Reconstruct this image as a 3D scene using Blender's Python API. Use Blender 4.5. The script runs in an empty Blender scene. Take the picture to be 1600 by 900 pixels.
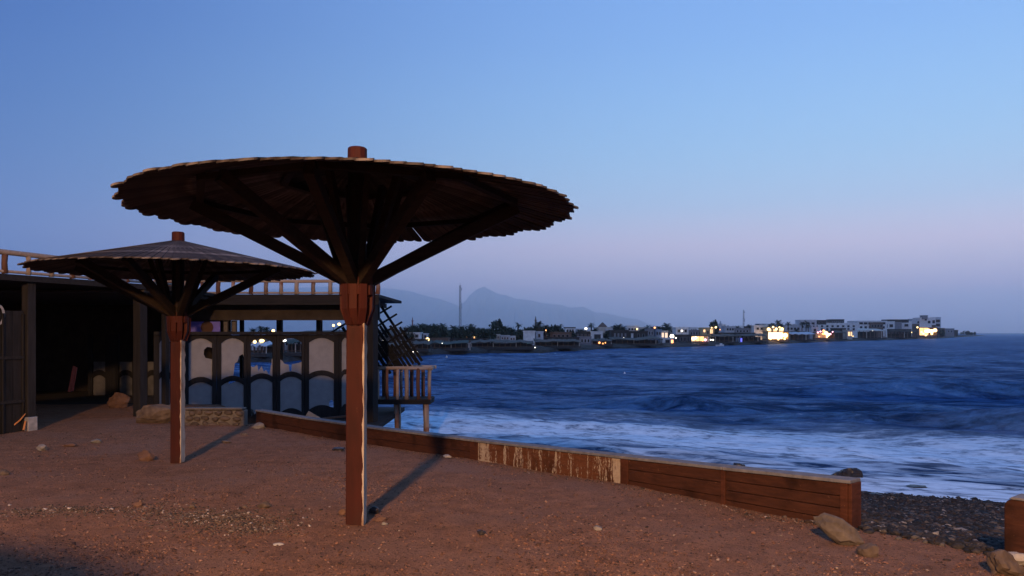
import bpy, bmesh, math, random
import numpy as np
from mathutils import Vector, Matrix, noise as mnoise

random.seed(7)
rng = np.random.default_rng(11)
sc = bpy.context.scene
COL = sc.collection
PI = math.pi

# ------------------------------------------------------------------ camera
CAMZ = 1.6
F = 1200.0                 # focal length in pixels of the 1600 px wide photograph
cam = bpy.data.objects.new('camera', bpy.data.cameras.new('camera'))
COL.objects.link(cam)
cam.data.sensor_width = 36.0
cam.data.lens = 27.0
cam.data.shift_y = 70.0 / 1600.0
cam.data.clip_start = 0.05
cam.data.clip_end = 60000
cam.location = (0, 0, CAMZ)
cam.rotation_euler = (PI / 2, 0, 0)
sc.camera = cam

def lin(r, g, b):
    def c(v):
        v /= 255.0
        return v / 12.92 if v <= 0.04045 else ((v + 0.055) / 1.055) ** 2.4
    return (c(r), c(g), c(b), 1.0)

# ------------------------------------------------------------------ sky: clear dusk, anti-twilight arch to the right
world = bpy.data.worlds.new('World')
sc.world = world
world.use_nodes = True
wt = world.node_tree
wn, wl = wt.nodes, wt.links
bg = wn['Background']
tc = wn.new('ShaderNodeTexCoord')
sep = wn.new('ShaderNodeSeparateXYZ')
wl.new(tc.outputs['Generated'], sep.inputs[0])
def ramp_node(nodes, stops, interp='B_SPLINE'):
    r = nodes.new('ShaderNodeValToRGB')
    r.color_ramp.interpolation = interp
    els = r.color_ramp.elements
    while len(els) > 1:
        els.remove(els[-1])
    els[0].position, els[0].color = stops[0]
    for p, c in stops[1:]:
        e = els.new(p); e.color = c
    return r
zmap = wn.new('ShaderNodeMapRange')
zmap.inputs['From Min'].default_value = -0.1
zmap.inputs['From Max'].default_value = 1.0
wl.new(sep.outputs['Z'], zmap.inputs['Value'])
def zz(z): return (z + 0.1) / 1.1
right = ramp_node(wn, [(zz(-.1), lin(120, 136, 190)), (zz(0.0), lin(146, 164, 226)), (zz(.03), lin(178, 182, 234)), (zz(.065), lin(288, 228, 240)),
                       (zz(.105), lin(264, 234, 244)), (zz(.16), lin(186, 224, 250)), (zz(.25), lin(162, 210, 254)),
                       (zz(.35), lin(142, 190, 252)), (zz(.5), lin(124, 170, 242)), (zz(1.0), lin(112, 158, 232))])
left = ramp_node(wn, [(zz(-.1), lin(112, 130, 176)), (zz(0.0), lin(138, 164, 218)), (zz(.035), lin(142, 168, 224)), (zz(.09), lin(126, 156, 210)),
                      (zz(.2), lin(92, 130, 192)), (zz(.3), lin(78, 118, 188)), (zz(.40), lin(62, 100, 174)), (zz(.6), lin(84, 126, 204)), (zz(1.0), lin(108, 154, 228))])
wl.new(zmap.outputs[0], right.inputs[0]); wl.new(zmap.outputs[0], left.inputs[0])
# azimuth blend: brighter arch centred about 42 degrees right of the view
az0 = math.radians(46)
nrm = wn.new('ShaderNodeVectorMath'); nrm.operation = 'MULTIPLY'
nrm.inputs[1].default_value = (1, 1, 0)
wl.new(tc.outputs['Generated'], nrm.inputs[0])
nrm2 = wn.new('ShaderNodeVectorMath'); nrm2.operation = 'NORMALIZE'
wl.new(nrm.outputs[0], nrm2.inputs[0])
dot = wn.new('ShaderNodeVectorMath'); dot.operation = 'DOT_PRODUCT'
dot.inputs[1].default_value = (math.sin(az0), math.cos(az0), 0)
wl.new(nrm2.outputs[0], dot.inputs[0])
azr = wn.new('ShaderNodeMapRange'); azr.interpolation_type = 'SMOOTHSTEP'
azr.inputs['From Min'].default_value = 0.0
azr.inputs['From Max'].default_value = 1.05
wl.new(dot.outputs['Value'], azr.inputs['Value'])
mixs = wn.new('ShaderNodeMix'); mixs.data_type = 'RGBA'
wl.new(azr.outputs[0], mixs.inputs['Factor'])
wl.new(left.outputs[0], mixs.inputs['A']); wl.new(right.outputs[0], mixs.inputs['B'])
# afterglow of the set sun, behind the camera
west = ramp_node(wn, [(zz(-.1), lin(100, 100, 110)), (zz(0.0), lin(165, 150, 160)), (zz(.12), lin(160, 160, 178)), (zz(.3), lin(140, 160, 200)),
                      (zz(.55), lin(112, 152, 216)), (zz(1.0), lin(108, 154, 228))])
wl.new(zmap.outputs[0], west.inputs[0])
az1 = math.radians(205)
dot2 = wn.new('ShaderNodeVectorMath'); dot2.operation = 'DOT_PRODUCT'
dot2.inputs[1].default_value = (math.sin(az1), math.cos(az1), 0)
wl.new(nrm2.outputs[0], dot2.inputs[0])
azw = wn.new('ShaderNodeMapRange'); azw.interpolation_type = 'SMOOTHSTEP'
azw.inputs['From Min'].default_value = 0.1
azw.inputs['From Max'].default_value = 1.0
wl.new(dot2.outputs['Value'], azw.inputs['Value'])
mixw = wn.new('ShaderNodeMix'); mixw.data_type = 'RGBA'
wl.new(azw.outputs[0], mixw.inputs['Factor'])
wl.new(mixs.outputs['Result'], mixw.inputs['A']); wl.new(west.outputs[0], mixw.inputs['B'])
wl.new(mixw.outputs['Result'], bg.inputs['Color'])
bg.inputs['Strength'].default_value = 1.0

# the sun has set behind the camera; only a trace of soft western glow is left
sun = bpy.data.objects.new('sun', bpy.data.lights.new('sun', 'SUN'))
COL.objects.link(sun)
sun.data.energy = 0.04
sun.data.angle = math.radians(25)
sun.data.color = (1.0, .78, .6)
sun.rotation_euler = (math.radians(72), 0, math.radians(-40))
LAMP_POS = Vector((-2.2, -8.6, 7.7))     # street lamp behind the camera (built below)
LAMP_POWER = 20000

vs = sc.view_settings
vs.view_transform = 'Standard'; vs.look = 'None'; vs.exposure = 0.0; vs.gamma = 1.0
vs.use_curve_mapping = False
sc.render.engine = 'CYCLES'
cy = sc.cycles
cy.use_denoising = True
try: cy.denoiser = 'OPENIMAGEDENOISE'
except Exception: pass
cy.max_bounces = 12; cy.diffuse_bounces = 4; cy.glossy_bounces = 4; cy.volume_bounces = 8
cy.transmission_bounces = 4; cy.transparent_max_bounces = 8
cy.sample_clamp_indirect = 4.0
cy.volume_step_rate = 1.0

# ------------------------------------------------------------------ helpers
def px(x, y, Y):
    """the point at distance Y ahead of the camera that the photograph shows at pixel (x, y)"""
    return Vector(((x - 800) / F * Y, Y, CAMZ - (y - 520) / F * Y))
def pX(x, Y): return (x - 800) / F * Y
def pZ(y, Y): return CAMZ - (y - 520) / F * Y

def tag(o, label, cat, group=None, kind=None):
    if label: o['label'] = label
    if cat: o['category'] = cat
    if group: o['group'] = group
    if kind: o['kind'] = kind
    return o
def empty(name, loc=(0, 0, 0), rz=0.0):
    o = bpy.data.objects.new(name, None); COL.objects.link(o)
    o.location = loc; o.rotation_euler = (0, 0, rz)
    o.empty_display_size = .1
    return o
def link_mesh(name, me, m, parent=None, loc=(0, 0, 0), rot=(0, 0, 0)):
    o = bpy.data.objects.new(name, me); COL.objects.link(o)
    if m is not None and not me.materials: me.materials.append(m)
    o.location = loc; o.rotation_euler = rot
    if parent is not None: o.parent = parent
    return o
def copy_tree(o, parent=None):
    c = o.copy(); COL.objects.link(c); c.parent = parent
    for ch in list(o.children): copy_tree(ch, c)
    return c

class MB:
    """collects shapes for ONE mesh"""
    def __init__(s, org=(0, 0, 0)): s.v = []; s.f = []; s.o = Vector(org)
    def add(s, vs_, fs):
        n = len(s.v)
        s.v += [tuple(Vector(p) - s.o) for p in vs_]
        s.f += [tuple(i + n for i in f) for f in fs]
        return s
    def box(s, c, d, R=None):
        c = Vector(c); h = Vector(d) / 2
        P = []
        for z in (-1, 1):
            for a, b in ((-1, -1), (1, -1), (1, 1), (-1, 1)):
                q = Vector((a * h.x, b * h.y, z * h.z))
                P.append(c + (R @ q if R is not None else q))
        return s.add(P, [(3, 2, 1, 0), (4, 5, 6, 7), (0, 1, 5, 4), (1, 2, 6, 5), (2, 3, 7, 6), (3, 0, 4, 7)])
    def hexa(s, b, t):           # 4 bottom points + 4 top points
        return s.add(list(b) + list(t), [(3, 2, 1, 0), (4, 5, 6, 7), (0, 1, 5, 4), (1, 2, 6, 5), (2, 3, 7, 6), (3, 0, 4, 7)])
    def beam(s, p0, p1, w, h=None, up=(0, 0, 1), w1=None, h1=None):
        p0, p1 = Vector(p0), Vector(p1); h = h or w; w1 = w1 or w; h1 = h1 or h
        d = (p1 - p0).normalized(); u = Vector(up)
        if abs(d.dot(u)) > .98: u = Vector((0, 1, 0))
        a = d.cross(u).normalized(); b = a.cross(d).normalized()
        P = []
        for p, ww, hh in ((p0, w, h), (p1, w1, h1)):
            for i, j in ((-1, -1), (1, -1), (1, 1), (-1, 1)):
                P.append(p + a * (i * ww / 2) + b * (j * hh / 2))
        return s.add(P, [(3, 2, 1, 0), (4, 5, 6, 7), (0, 1, 5, 4), (1, 2, 6, 5), (2, 3, 7, 6), (3, 0, 4, 7)])
    def tube(s, pts, rads, n=8, cap=True):
        pts = [Vector(p) for p in pts]; P = []; Fc = []
        for i, p in enumerate(pts):
            d = (pts[min(i + 1, len(pts) - 1)] - pts[max(i - 1, 0)]).normalized()
            u = Vector((0, 0, 1)) if abs(d.z) < .95 else Vector((1, 0, 0))
            a = d.cross(u).normalized(); b = a.cross(d).normalized()
            for k in range(n):
                t = 2 * PI * k / n
                P.append(p + (a * math.cos(t) + b * math.sin(t)) * rads[i])
        for i in range(len(pts) - 1):
            for k in range(n):
                Fc.append((i * n + k, i * n + (k + 1) % n, (i + 1) * n + (k + 1) % n, (i + 1) * n + k))
        if cap:
            Fc.append(tuple(range(n))[::-1]); Fc.append(tuple((len(pts) - 1) * n + k for k in range(n)))
        return s.add(P, Fc)
    def prism(s, pts, ext):      # flat outline pushed along ext
        pts = [Vector(p) for p in pts]; e = Vector(ext); n = len(pts)
        return s.add(pts + [p + e for p in pts], [tuple(range(n))[::-1], tuple(range(n, 2 * n))] +
                     [(i, (i + 1) % n, n + (i + 1) % n, n + i) for i in range(n)])
    def mesh(s, name, m=None, smooth=False, fix=True):
        me = bpy.data.meshes.new(name); me.from_pydata(s.v, [], s.f); me.update()
        if fix:
            bm = bmesh.new(); bm.from_mesh(me); bmesh.ops.recalc_face_normals(bm, faces=bm.faces); bm.to_mesh(me); bm.free()
        if m is not None: me.materials.append(m)
        if smooth: me.polygons.foreach_set('use_smooth', [True] * len(me.polygons))
        return me
    def build(s, name, m, parent=None, loc=(0, 0, 0), smooth=False, bevel=0):
        o = link_mesh(name, s.mesh(name, m, smooth), m, parent, loc)
        if bevel:
            b = o.modifiers.new('bevel', 'BEVEL'); b.width = bevel; b.segments = 2; b.limit_method = 'ANGLE'
        return o

def nz(x, y=0.0, z=0.0, s=1.0): return mnoise.noise(Vector((x * s, y * s, z * s)))

# ------------------------------------------------------------------ materials
class NT:
    def __init__(s, name):
        s.m = bpy.data.materials.new(name); s.m.use_nodes = True
        s.t = s.m.node_tree; s.n = s.t.nodes; s.l = s.t.links
        s.b = s.n['Principled BSDF']
    def new(s, t, **kw):
        n = s.n.new(t)
        for k, v in kw.items(): setattr(n, k, v)
        return n
    def link(s, a, b): s.l.new(a, b)
    def coord(s, kind='Object', scale=(1, 1, 1)):
        mp = s.new('ShaderNodeMapping'); mp.inputs['Scale'].default_value = scale
        if kind == 'Position': s.link(s.new('ShaderNodeNewGeometry').outputs['Position'], mp.inputs[0])
        else: s.link(s.new('ShaderNodeTexCoord').outputs[kind], mp.inputs[0])
        return mp.outputs[0]
    def noise(s, vec, scale, detail=5, rough=.55, dist=0.0):
        n = s.new('ShaderNodeTexNoise'); n.inputs['Scale'].default_value = scale
        n.inputs['Detail'].default_value = detail; n.inputs['Roughness'].default_value = rough
        n.inputs['Distortion'].default_value = dist
        if vec is not None: s.link(vec, n.inputs['Vector'])
        return n.outputs['Fac']
    def ramp(s, fac, stops, interp='LINEAR'):
        r = ramp_node(s.n, stops, interp); s.link(fac, r.inputs[0]); return r.outputs[0]
    def mix(s, fac, a, b, blend='MIX'):
        m = s.new('ShaderNodeMix', data_type='RGBA', blend_type=blend)
        for sock, v in (('Factor', fac), ('A', a), ('B', b)):
            if hasattr(v, 'is_linked') or hasattr(v, 'links'): s.link(v, m.inputs[sock])
            else: m.inputs[sock].default_value = v
        return m.outputs['Result']
    def math(s, op, a, b=None, clamp=False):
        m = s.new('ShaderNodeMath', operation=op); m.use_clamp = clamp
        for i, v in enumerate((a, b)):
            if v is None: continue
            if hasattr(v, 'links'): s.link(v, m.inputs[i])
            else: m.inputs[i].default_value = v
        return m.outputs[0]
    def maprange(s, v, a, b, c=0.0, d=1.0, smooth=True):
        m = s.new('ShaderNodeMapRange'); m.interpolation_type = 'SMOOTHSTEP' if smooth else 'LINEAR'
        s.link(v, m.inputs['Value'])
        for k, q in zip(('From Min', 'From Max', 'To Min', 'To Max'), (a, b, c, d)): m.inputs[k].default_value = q
        return m.outputs[0]
    def bump(s, h, strength=.3, dist=.02, normal=None):
        b = s.new('ShaderNodeBump'); b.inputs['Strength'].default_value = strength; b.inputs['Distance'].default_value = dist
        s.link(h, b.inputs['Height'])
        if normal is not None: s.link(normal, b.inputs['Normal'])
        s.link(b.outputs[0], s.b.inputs['Normal']); return b.outputs[0]
    def color(s, c): s.link(c, s.b.inputs['Base Color'])
    def rough(s, v):
        if hasattr(v, 'links'): s.link(v, s.b.inputs['Roughness'])
        else: s.b.inputs['Roughness'].default_value = v

def c4(c): return (c[0], c[1], c[2], 1.0)
def M_rough(name, a, b, scale=6, stretch=(1, 1, 1), rough=.85, bump=.25, coord='Object', island=0.0, spec=.3, detail=6):
    t = NT(name); v = t.coord(coord, stretch); n = t.noise(v, scale, detail)
    col = t.ramp(n, [(.3, c4(a)), (.7, c4(b))])
    if island:
        g = t.new('ShaderNodeNewGeometry'); oi = t.new('ShaderNodeObjectInfo')
        r = t.math('ADD', g.outputs['Random Per Island'], oi.outputs['Random']); r = t.math('FRACT', r)
        k = t.maprange(r, 0, 1, 1 - island, 1 + island, False)
        hv = t.new('ShaderNodeHueSaturation'); t.link(col, hv.inputs['Color']); t.link(k, hv.inputs['Value']); col = hv.outputs[0]
    t.color(col); t.rough(rough); t.b.inputs['Specular IOR Level'].default_value = spec
    if bump: t.bump(n, bump, .02)
    return t.m
def M_wood(name, a, b, c=None, axis=0, scale=4.0, rough=.8, island=.35, bump=.3, obj=True):
    """weathered timber: grain stretched along one axis, per-piece tone"""
    t = NT(name); st = [9, 9, 9]; st[axis] = .7
    v = t.coord('Object', tuple(st)); n = t.noise(v, scale, 8, .6, .4)
    big = t.noise(t.coord('Object', (1, 1, 1)), 2.2, 4)
    col = t.ramp(n, [(.28, c4(a)), (.72, c4(b))])
    if c is not None: col = t.mix(t.maprange(big, .48, .66), col, c4(c))
    oi = t.new('ShaderNodeObjectInfo'); k = t.maprange(oi.outputs['Random'], 0, 1, 1 - island, 1 + island, False)
    hv = t.new('ShaderNodeHueSaturation'); t.link(col, hv.inputs['Color']); t.link(k, hv.inputs['Value'])
    t.color(hv.outputs[0]); t.rough(rough); t.b.inputs['Specular IOR Level'].default_value = .12
    t.bump(n, bump, .01)
    return t.m
def M_flat(name, a, rough=.7, metal=0.0, spec=.4):
    t = NT(name); n = t.noise(t.coord('Object'), 3.0, 6)
    lo = tuple(q * .75 for q in a[:3]); hi = tuple(min(1, q * 1.2) for q in a[:3])
    t.color(t.ramp(n, [(.3, c4(lo)), (.7, c4(hi))])); t.rough(rough); t.b.inputs['Metallic'].default_value = metal
    t.b.inputs['Specular IOR Level'].default_value = spec
    return t.m
def M_emit(name, col, strength, base=(.6, .5, .4)):
    t = NT(name); t.b.inputs['Base Color'].default_value = c4(base)
    t.b.inputs['Emission Color'].default_value = c4(col); t.b.inputs['Emission Strength'].default_value = strength
    return t.m

MAT = {}
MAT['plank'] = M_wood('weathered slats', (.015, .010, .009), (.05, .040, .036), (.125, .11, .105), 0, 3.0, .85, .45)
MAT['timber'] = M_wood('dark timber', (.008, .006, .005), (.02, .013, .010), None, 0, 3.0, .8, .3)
def post_paint():
    t = NT('red brown painted post'); v = t.coord('Object', (1, 1, .18))
    n = t.noise(v, 9, 8, .65); col = t.ramp(n, [(.3, c4((.020, .0042, .0030))), (.7, c4((.046, .0088, .0058)))])
    sc_ = t.noise(t.coord('Object', (2, 2, .5)), 14, 8, .75, .6)
    col = t.mix(t.maprange(sc_, .63, .72), col, c4((.15, .08, .05)))
    dk = t.noise(t.coord('Object', (1, 1, .4)), 3, 4); col = t.mix(t.maprange(dk, .5, .75), col, c4((.028, .011, .008)))
    t.color(col); t.rough(.7); t.b.inputs['Specular IOR Level'].default_value = .15; t.bump(n, .2, .01); return t.m
MAT['post'] = post_paint()
MAT['bare'] = M_wood('bare split wood', (.24, .19, .145), (.42, .37, .31), (.14, .07, .04), 2, 3.0, .8, .05)
def wall_paint(name, a, b, peel=0.0):
    t = NT(name); v = t.coord('Position', (1, 1, 1))
    n = t.noise(t.coord('Position', (1.2, 1.2, 7)), 5, 8, .65); col = t.ramp(n, [(.3, c4(a)), (.72, c4(b))])
    bl = t.noise(v, 2.3, 5); col = t.mix(t.maprange(bl, .5, .7), col, c4(tuple(q * .6 for q in a)))
    ch = t.noise(v, 30, 6, .7); col = t.mix(t.maprange(ch, .66, .72), col, c4((.26, .13, .07)))
    h = n
    if peel:
        g = t.new('ShaderNodeSeparateXYZ'); t.link(t.coord('Object'), g.inputs[0])
        drip = t.noise(t.coord('Object', (7, 7, .8)), 2.1, 8, .7, .5)
        fine = t.noise(t.coord('Object', (10, 10, 5)), 5, 6, .75)
        xm = t.maprange(g.outputs['X'], 2.25, 2.75, 0, .16)
        xb = t.maprange(g.outputs['X'], .0, .35, .07, 0)
        bot = t.maprange(g.outputs['Z'], .0, .05, .14, 0)
        zz_ = t.maprange(g.outputs['Z'], .1, .3, .0, .0)
        s_ = t.math('ADD', t.math('ADD', t.math('MULTIPLY', drip, .62), t.math('MULTIPLY', fine, .38)), t.math('ADD', t.math('ADD', xm, xb), t.math('ADD', bot, zz_)))
        mask = t.maprange(s_, .525, .565)
        col = t.mix(mask, col, t.ramp(fine, [(.3, c4((.20, .155, .115))), (.7, c4((.34, .29, .23)))]))
        h = t.math('SUBTRACT', n, t.math('MULTIPLY', mask, .8))
    t.color(col); t.rough(.8); t.b.inputs['Specular IOR Level'].default_value = .12; t.bump(h, .35, .015); return t.m
MAT['wall'] = wall_paint('flaking red brown boards', (.028, .011, .007), (.058, .022, .013))
MAT['wallpost'] = wall_paint('red brown pilaster paint', (.04, .014, .008), (.075, .026, .014))
MAT['peel'] = wall_paint('peeling painted plaster', (.062, .024, .012), (.11, .043, .021), 1.0)
MAT['cap'] = M_rough('grey cap', (.075, .075, .08), (.14, .14, .15), 12, bump=.3)
MAT['rock'] = M_rough('tan rock', (.05, .035, .026), (.12, .088, .064), 7, bump=.5, island=.2)
MAT['grey_rock'] = M_rough('grey rock', (.09, .08, .07), (.19, .175, .16), 7, bump=.5, island=.25)
MAT['slab_rock'] = M_rough('dull grey brown slab', (.045, .036, .029), (.12, .098, .08), 9, bump=.7)
MAT['orange_rock'] = M_rough('rusty stone', (.065, .034, .022), (.13, .072, .046), 7, bump=.5)
MAT['dark_rock'] = M_rough('wet black rock', (.010, .009, .010), (.03, .026, .026), 9, bump=.5, rough=.35)
MAT['masonry'] = M_rough('rubble stone', (.04, .028, .02), (.10, .074, .056), 6, bump=.5, island=.3)
MAT['mortar'] = M_rough('mortar', (.08, .068, .058), (.14, .122, .105), 14, bump=.4)
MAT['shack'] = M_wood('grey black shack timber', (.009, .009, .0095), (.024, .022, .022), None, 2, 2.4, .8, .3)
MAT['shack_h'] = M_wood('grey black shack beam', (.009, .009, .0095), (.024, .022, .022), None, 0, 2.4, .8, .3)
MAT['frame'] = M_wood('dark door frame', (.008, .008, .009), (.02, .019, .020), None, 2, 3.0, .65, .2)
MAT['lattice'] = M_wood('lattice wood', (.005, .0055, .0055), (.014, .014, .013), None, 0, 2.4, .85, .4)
MAT['interior'] = M_rough('dark brown interior', (.014, .011, .010), (.04, .032, .027), 3, bump=.3)  # dark brown tone for the inside walls, ceilings and floor
MAT['log'] = M_wood('bleached log', (.16, .12, .09), (.34, .28, .23), (.17, .08, .05), 2, 2.0, .85, .3)
MAT['log_h'] = M_wood('bleached rail log', (.20, .15, .115), (.36, .30, .25), None, 0, 2.0, .85, .2)
MAT['bark'] = M_wood('bark log', (.08, .037, .025), (.17, .09, .06), None, 2, 2.0, .9, .3)
def pane_mat():
    t = NT('frosted glass'); n = t.noise(t.coord('Position'), 6, 6); fine = t.noise(t.coord('Position'), 60, 4, .8)
    col = t.ramp(n, [(.3, c4((.25, .26, .28))), (.7, c4((.34, .35, .38)))])
    col = t.mix(t.maprange(fine, .68, .74), col, c4((.6, .6, .6)))
    t.color(col); t.rough(.45)
    tr = t.new('ShaderNodeBsdfTranslucent'); tr.inputs[0].default_value = (.34, .34, .34, 1)
    mx = t.new('ShaderNodeMixShader'); mx.inputs[0].default_value = .35
    t.link(t.b.outputs[0], mx.inputs[1]); t.link(tr.outputs[0], mx.inputs[2])
    t.link(mx.outputs[0], t.n['Material Output'].inputs['Surface']); return t.m
MAT['pane'] = pane_mat()
MAT['shaded_pane'] = M_rough('shaded glass', (.05, .05, .052), (.11, .11, .115), 4, rough=.5, bump=.05)  # darker version of the pane: the wing's indoor shade put into its colour
MAT['purple'] = M_flat('violet board', (.12, .11, .50), .6)
MAT['brown_disc'] = M_flat('brown disc', (.05, .022, .014), .7)
MAT['white_paint'] = M_rough('chalky white paint', (.19, .185, .18), (.32, .305, .29), 10, bump=.2)
MAT['orange_strip'] = M_flat('faded orange plastic', (.40, .16, .05), .6)
MAT['red_pole'] = M_flat('red paint', (.30, .05, .03), .6)
MAT['metal'] = M_flat('galvanised steel', (.22, .22, .23), .5, .6)

# ------------------------------------------------------------------ terrain
def smooth(a, b, x):
    t = min(1, max(0, (x - a) / (b - a))); return t * t * (3 - 2 * t)
# inland foot line of the low wall, from the opening (A) to the stone corner (D)
WPTS = [(6.2, 2.36), (2.77, 6.51), (1.25, 8.35), (-.55, 10.5), (-5.0, 15.0)]
def wall_y(X):
    if X >= WPTS[1][0]: return WPTS[1][1] - (X - WPTS[1][0]) * 1.21
    for (x0, y0), (x1, y1) in zip(WPTS[1:], WPTS[2:]):
        if X >= x1: return y0 + (X - x0) / (x1 - x0) * (y1 - y0)
    if X > -6.6: return 15.1
    return 15.1 + 4.4 * smooth(-6.6, -7.6, X)
def shore_y(X):
    y = 15.4 - .4 * (X - 6.9)
    if X < -4: y += (30 - y) * smooth(-4, -9, X)
    return y
SEA_Z = -1.6
def inland_z(X, Y):
    z = -.0305 * (Y - 6.44) - .055 * smooth(-2.2, -4.6, X) * smooth(7, 10.5, Y)
    z -= .045 * smooth(1.2, 3.0, X) * smooth(4.6, 6.0, Y)
    return min(.09, max(-.205, z))
def ground_z(X, Y, rough=True):
    wy = wall_y(X) + .12
    z = inland_z(X, min(Y, wy))
    d = Y - wy
    if d > 0:
        sy = shore_y(X)
        if sy > wy + .5: z += (SEA_Z - z) * d / (sy - wy)
        else: z -= .17 * d
        z = max(z, -14)
        if rough: z += .07 * nz(X, Y, 6, .45) * min(1, d / 3)
    if rough:
        z += .018 * nz(X, Y, 0, .9) + .010 * nz(X, Y, 3, 3.1)
        if Y < wy and 4 < Y < 16: p_ = nz(X, Y, 9, 2.3); z -= .030 * max(0, p_ - .25) + .006 * nz(X, Y, 5, 5.5)
    return z

def grid_mesh(name, xs, ys, zf, mask=None):
    nx, ny = len(xs), len(ys)
    V = [(x, y, zf(x, y)) for y in ys for x in xs]
    Fc = [(j * nx + i, j * nx + i + 1, (j + 1) * nx + i + 1, (j + 1) * nx + i) for j in range(ny - 1) for i in range(nx - 1)]
    me = bpy.data.meshes.new(name); me.from_pydata(V, [], Fc); me.update()
    me.polygons.foreach_set('use_smooth', [True] * len(me.polygons))
    if mask:
        at = me.attributes.new('beach', 'FLOAT', 'POINT'); at.data.foreach_set('value', [mask(v[0], v[1]) for v in V])
    return me
def spaced(a, b, lo, hi, fine, coarse):
    out = []; x = a
    while x < b:
        out.append(x)
        x += fine if lo <= x <= hi else min(coarse, fine + .22 * (lo - x if x < lo else x - hi))
        if out[-1] < lo < x: x = lo
    out.append(b); return out

def sand_mat():
    t = NT('red brown sand and shingle'); v = t.coord('Position')
    big = t.noise(v, .7, 5); mid = t.noise(v, 4.5, 7, .62); fine = t.noise(v, 38, 7, .72); tiny = t.noise(v, 120, 4, .7)
    sand = t.ramp(mid, [(.28, c4((.16, .079, .044))), (.72, c4((.32, .166, .098)))])
    sand = t.mix(t.maprange(big, .46, .66), sand, c4((.24, .135, .09)))
    sand = t.mix(t.maprange(fine, .54, .64), sand, c4((.042, .023, .015)))
    sand = t.mix(t.maprange(tiny, .66, .74), sand, c4((.30, .19, .13)))
    gr = t.ramp(fine, [(.35, c4((.008, .0075, .007))), (.55, c4((.018, .016, .015))), (.72, c4((.05, .045, .04)))])
    at = t.new('ShaderNodeAttribute'); at.attribute_name = 'beach'
    k = t.maprange(t.math('ADD', at.outputs['Fac'], t.math('MULTIPLY', t.math('SUBTRACT', mid, .5), .9)), .4, .6)
    t.color(t.mix(k, sand, gr)); t.rough(.9); t.b.inputs['Specular IOR Level'].default_value = .15
    h = t.math('ADD', t.math('MULTIPLY', mid, .6), t.math('ADD', t.math('MULTIPLY', fine, .5), t.math('MULTIPLY', tiny, .15)))
    t.bump(h, 1.0, .095); return t.m
xs = spaced(-260, 90, -9, 8, .11, 16)
ys = spaced(-260, 40, 4.2, 17, .11, 16)
gm = grid_mesh('ground', xs, ys, ground_z, lambda x, y: smooth(-.25, .35, y - wall_y(x)) if x > -5 else smooth(0.6, 1.6, y - wall_y(x)))
ground = link_mesh('ground', gm, sand_mat()); ground['kind'] = 'structure'
ground['label'] = 'reddish brown sand of the seafront yard running down to the shingle'

# ------------------------------------------------------------------ sea
def sea_h(X, Y):
    s = (Y - 15.4) + .4 * (X - 6.9); a = X - .4 * Y
    r = math.hypot(X, Y)
    fade = smooth(0, 5, s) * (1 - smooth(60, 220, r))
    if fade <= 0: return SEA_Z
    ph = nz(a, s, 1, .06) * 5
    h = .11 * math.sin(s * .62 + ph) + .07 * math.sin(s * 1.15 + a * .12 + ph * 1.7) + .10 * nz(a * .35, s, 7, .55) + .05 * nz(a * .6, s, 9, 1.3)
    h += .055 * nz(a * .5, s, 4, 2.6) * (1 - smooth(25, 60, r))
    for (s0, w, a0, L, A) in ((13.6, .85, 7.0, 6.0, .85), (28.5, 1.2, 7, 8, 1.0), (16.6, .9, -6.0, 3.5, .7), (22, 1.2, 17, 6, .4), (19, 1.1, -1, 6, .22), (9.2, 1.2, -9, 7, .2)):
        d = (s - s0 + 1.2 * nz(a, 0, s0, .12)) / w
        h += A * math.exp(-(d * d if d > 0 else d * d * 2.2)) * math.exp(-((a - a0) / L) ** 2)
    return SEA_Z + h * fade
def sea_mesh():
    rows = []; r = 9.0
    while r < 16000:
        rows.append(r); r *= 1.0115 if r < 120 else 1.03
    rows.append(16800)
    A = np.radians(np.linspace(-64, 64, 330)); V = []
    for r in rows:
        for a in A:
            X, Y = r * math.sin(a), r * math.cos(a)
            V.append((X, Y, sea_h(X, Y) if r < 230 else SEA_Z))
    n = len(A)
    Fc = [(j * n + i, (j + 1) * n + i, (j + 1) * n + i + 1, j * n + i + 1) for j in range(len(rows) - 1) for i in range(n - 1)]
    me = bpy.data.meshes.new('sea'); me.from_pydata(V, [], Fc); me.update()
    bm = bmesh.new(); bm.from_mesh(me)
    bm.faces.ensure_lookup_table()
    if bm.faces[0].normal.z < 0: bmesh.ops.reverse_faces(bm, faces=bm.faces)
    bm.to_mesh(me); bm.free()
    me.polygons.foreach_set('use_smooth', [True] * len(me.polygons)); return me
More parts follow.
